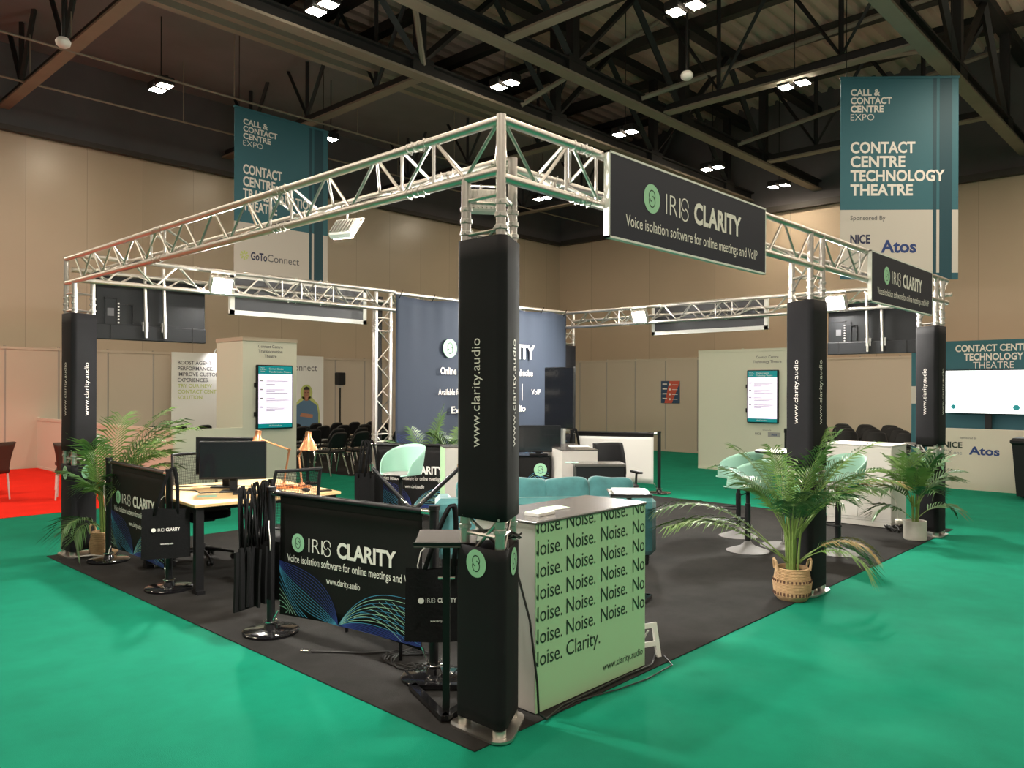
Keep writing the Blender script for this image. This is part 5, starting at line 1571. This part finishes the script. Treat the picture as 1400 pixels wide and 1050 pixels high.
def basket_pot(rad, h, belt):
    def fn(t):
        prof = [(rad * 0.80, 0.0), (rad * 0.98, h * 0.12), (rad * 1.02, h * 0.35), (rad * 1.06, h * 0.55), (rad * 1.0, h * 0.60), (rad * 0.95, h * 0.75), (rad * 0.90, h), (rad * 0.85, h), (rad * 0.86, h * 0.85), (0.0, h * 0.85)]
        m = MB()
        k = 22
        fine = []
        for i in range(k + 1):          # coiled rows
            z = h * i / k; j = 0
            while j < 6 and prof[j + 1][1] < z: j += 1
            r0, z0 = prof[j]; r1, z1 = prof[j + 1]; f = 0 if z1 == z0 else (z - z0) / (z1 - z0); rr = r0 + (r1 - r0) * f
            fine += [(rr - 0.003, z), (rr + 0.003, z + h / k * 0.5)]
        m.lathe(fine[:-1] + prof[7:], 36, cap=False)
        m.lathe([(0, 0.0), (rad * 0.8, 0.0)], 36, cap=False)
        m.build('basket', 'basket', t, True)
        b = MB()
        for z in ((h * 0.60, h * 0.22) if belt else ()):
            for q in range(30):
                a = 2 * PI * q / 30; rr = rad * (1.03 if z > h * 0.4 else 1.01)
                b.box((-0.006, -0.004, -0.012), (0.006, 0.004, 0.012), Matrix.Translation((rr * math.cos(a), rr * math.sin(a), z)) @ Matrix.Rotation(a + PI / 2, 4, 'Z'))
        if belt: b.build('woven_band', 'basket_dark', t)
        for s in (-1, 1):
            q = Matrix.Rotation(R(130), 4, 'Z')
            MB(q).path([(s * rad * 0.88, -0.05, h - 0.02), (s * rad * 0.98, -0.035, h + 0.05), (s * rad * 1.02, 0.0, h + 0.065), (s * rad * 0.98, 0.035, h + 0.05), (s * rad * 0.88, 0.05, h - 0.02)], 0.010, 8).build('handle', 'basket', t, True)
        MB().lathe([(rad * 0.84, h * 0.86), (0, h * 0.88)], 24, cap=False).build('soil', 'soil', t, True)
    return fn


def round_pot(rad, h):
    def fn(t):
        MB().lathe([(0, 0), (rad * 0.92, 0.0), (rad, 0.01), (rad, h), (rad - 0.014, h), (rad - 0.016, h * 0.85), (0, h * 0.85)], 36, cap=False).build('pot', 'pot', t, True)
        MB().lathe([(rad - 0.015, h * 0.86), (0, h * 0.88)], 24, cap=False).build('soil', 'soil', t, True)
    return fn


# camera right is about azimuth -47, camera left about 133, towards the viewer about 223
big = [(133, 1.22, 50, 85), (148, 1.15, 36, 55), (122, 1.0, 44, 85, 'leaf_lit'), (165, 0.7, 62, 60), (100, 0.8, 64, 60),
       (-47, 0.95, 58, 80), (-35, 1.0, 52, 75, 'leaf_dry'), (-60, 0.75, 62, 80), (-20, 0.75, 70, 50), (-70, 0.62, 50, 110, 'leaf_dry'), (-50, 1.0, 68, 50), (-40, 0.95, 58, 65, 'leaf_lit'),
       (223, 0.65, 68, 75), (245, 0.65, 62, 80), (205, 0.6, 62, 80), (262, 0.65, 62, 75), (300, 0.7, 62, 75), (320, 0.75, 66, 65),
       (45, 0.8, 66, 60), (70, 0.75, 60, 70), (20, 0.8, 70, 55), (-10, 0.95, 78, 40), (180, 0.8, 80, 35), (-47, 0.9, 82, 35), (110, 0.85, 74, 45, 'leaf_lit'),
       (240, 0.8, 80, 40), (280, 0.6, 40, 120), (310, 0.62, 42, 110)]
palm((3.44, 0.06, 0.007), 'big bushy palm in a striped seagrass basket before the middle truss leg', big, basket_pot(0.142, 0.255, True), 3, 0.25, leaf=0.185, lw=0.0065, stems=11, stem_h=0.40, n=24)
left = [(200, 0.52, 42, 115), (214, 0.46, 36, 125), (133, 0.45, 70, 60), (90, 0.8, 76, 50), (-47, 0.95, 66, 60), (-47, 0.8, 58, 75, 'leaf_lit'), (-60, 0.9, 64, 70), (-70, 0.7, 60, 85), (-30, 0.8, 66, 70, 'leaf_lit'),
        (-30, 1.1, 70, 60), (20, 0.85, 70, 60), (50, 1.0, 78, 40, 'leaf_lit'), (0, 1.0, 74, 50), (240, 0.5, 60, 90), (-90, 0.65, 62, 85), (-47, 1.15, 70, 58), (-40, 1.2, 64, 62, 'leaf_lit'), (230, 0.75, 80, 45), (120, 0.8, 82, 35), (-15, 1.15, 76, 50), (262, 0.6, 56, 95)]
palm((0.245, 5.745, 0.007), 'palm in a plain two tone basket beside the left truss leg', left, basket_pot(0.128, 0.24, False), 8, 0.23, leaf=0.23, lw=0.009, stems=7, stem_h=0.42, n=20)
small = [(133, 0.55, 70, 60, 'leaf_lit'), (150, 0.5, 55, 90), (120, 0.6, 78, 40, 'leaf_lit'), (-47, 0.6, 68, 70), (-30, 0.6, 60, 85), (-60, 0.65, 76, 45), (223, 0.5, 60, 95), (200, 0.55, 74, 50, 'leaf_lit'), (45, 0.6, 74, 50), (90, 0.6, 66, 70), (0, 0.65, 80, 40), (240, 0.65, 80, 40), (133, 0.45, 45, 110), (-47, 0.5, 45, 100), (180, 0.62, 82, 30)]
palm((6.82, 0.12, 0.007), 'small fresh palm in a pale round pot at the far right truss leg', small, round_pot(0.118, 0.215), 12, 0.19, leaf=0.20, lw=0.014, stems=6, stem_h=0.30, spread=0.035, n=12)
mid = [(133, 0.7, 70, 60), (-47, 0.7, 72, 55), (90, 0.75, 80, 40), (223, 0.6, 60, 80), (0, 0.65, 65, 70), (-80, 0.9, 84, 25)]
palm((4.18, 5.42, 0.007), 'slender palm with one upright frond before the left end of the navy backdrop', mid + [(-47, 1.0, 85, 20)], round_pot(0.14, 0.3), 21, 0.27, leaf=0.20, stems=4, stem_h=0.3)
palm((4.60, 5.22, 0.007), 'bushy palm in front of the navy backdrop beside the water bottle', [(133, 0.75, 66, 75), (150, 0.7, 58, 80), (-47, 0.75, 66, 75), (-20, 0.7, 70, 60), (90, 0.75, 75, 50), (223, 0.7, 62, 80), (180, 0.8, 74, 55), (-80, 0.7, 60, 80), (45, 0.75, 78, 40, 'leaf_lit')], round_pot(0.14, 0.3), 22, 0.27, leaf=0.22, stems=4, stem_h=0.28)
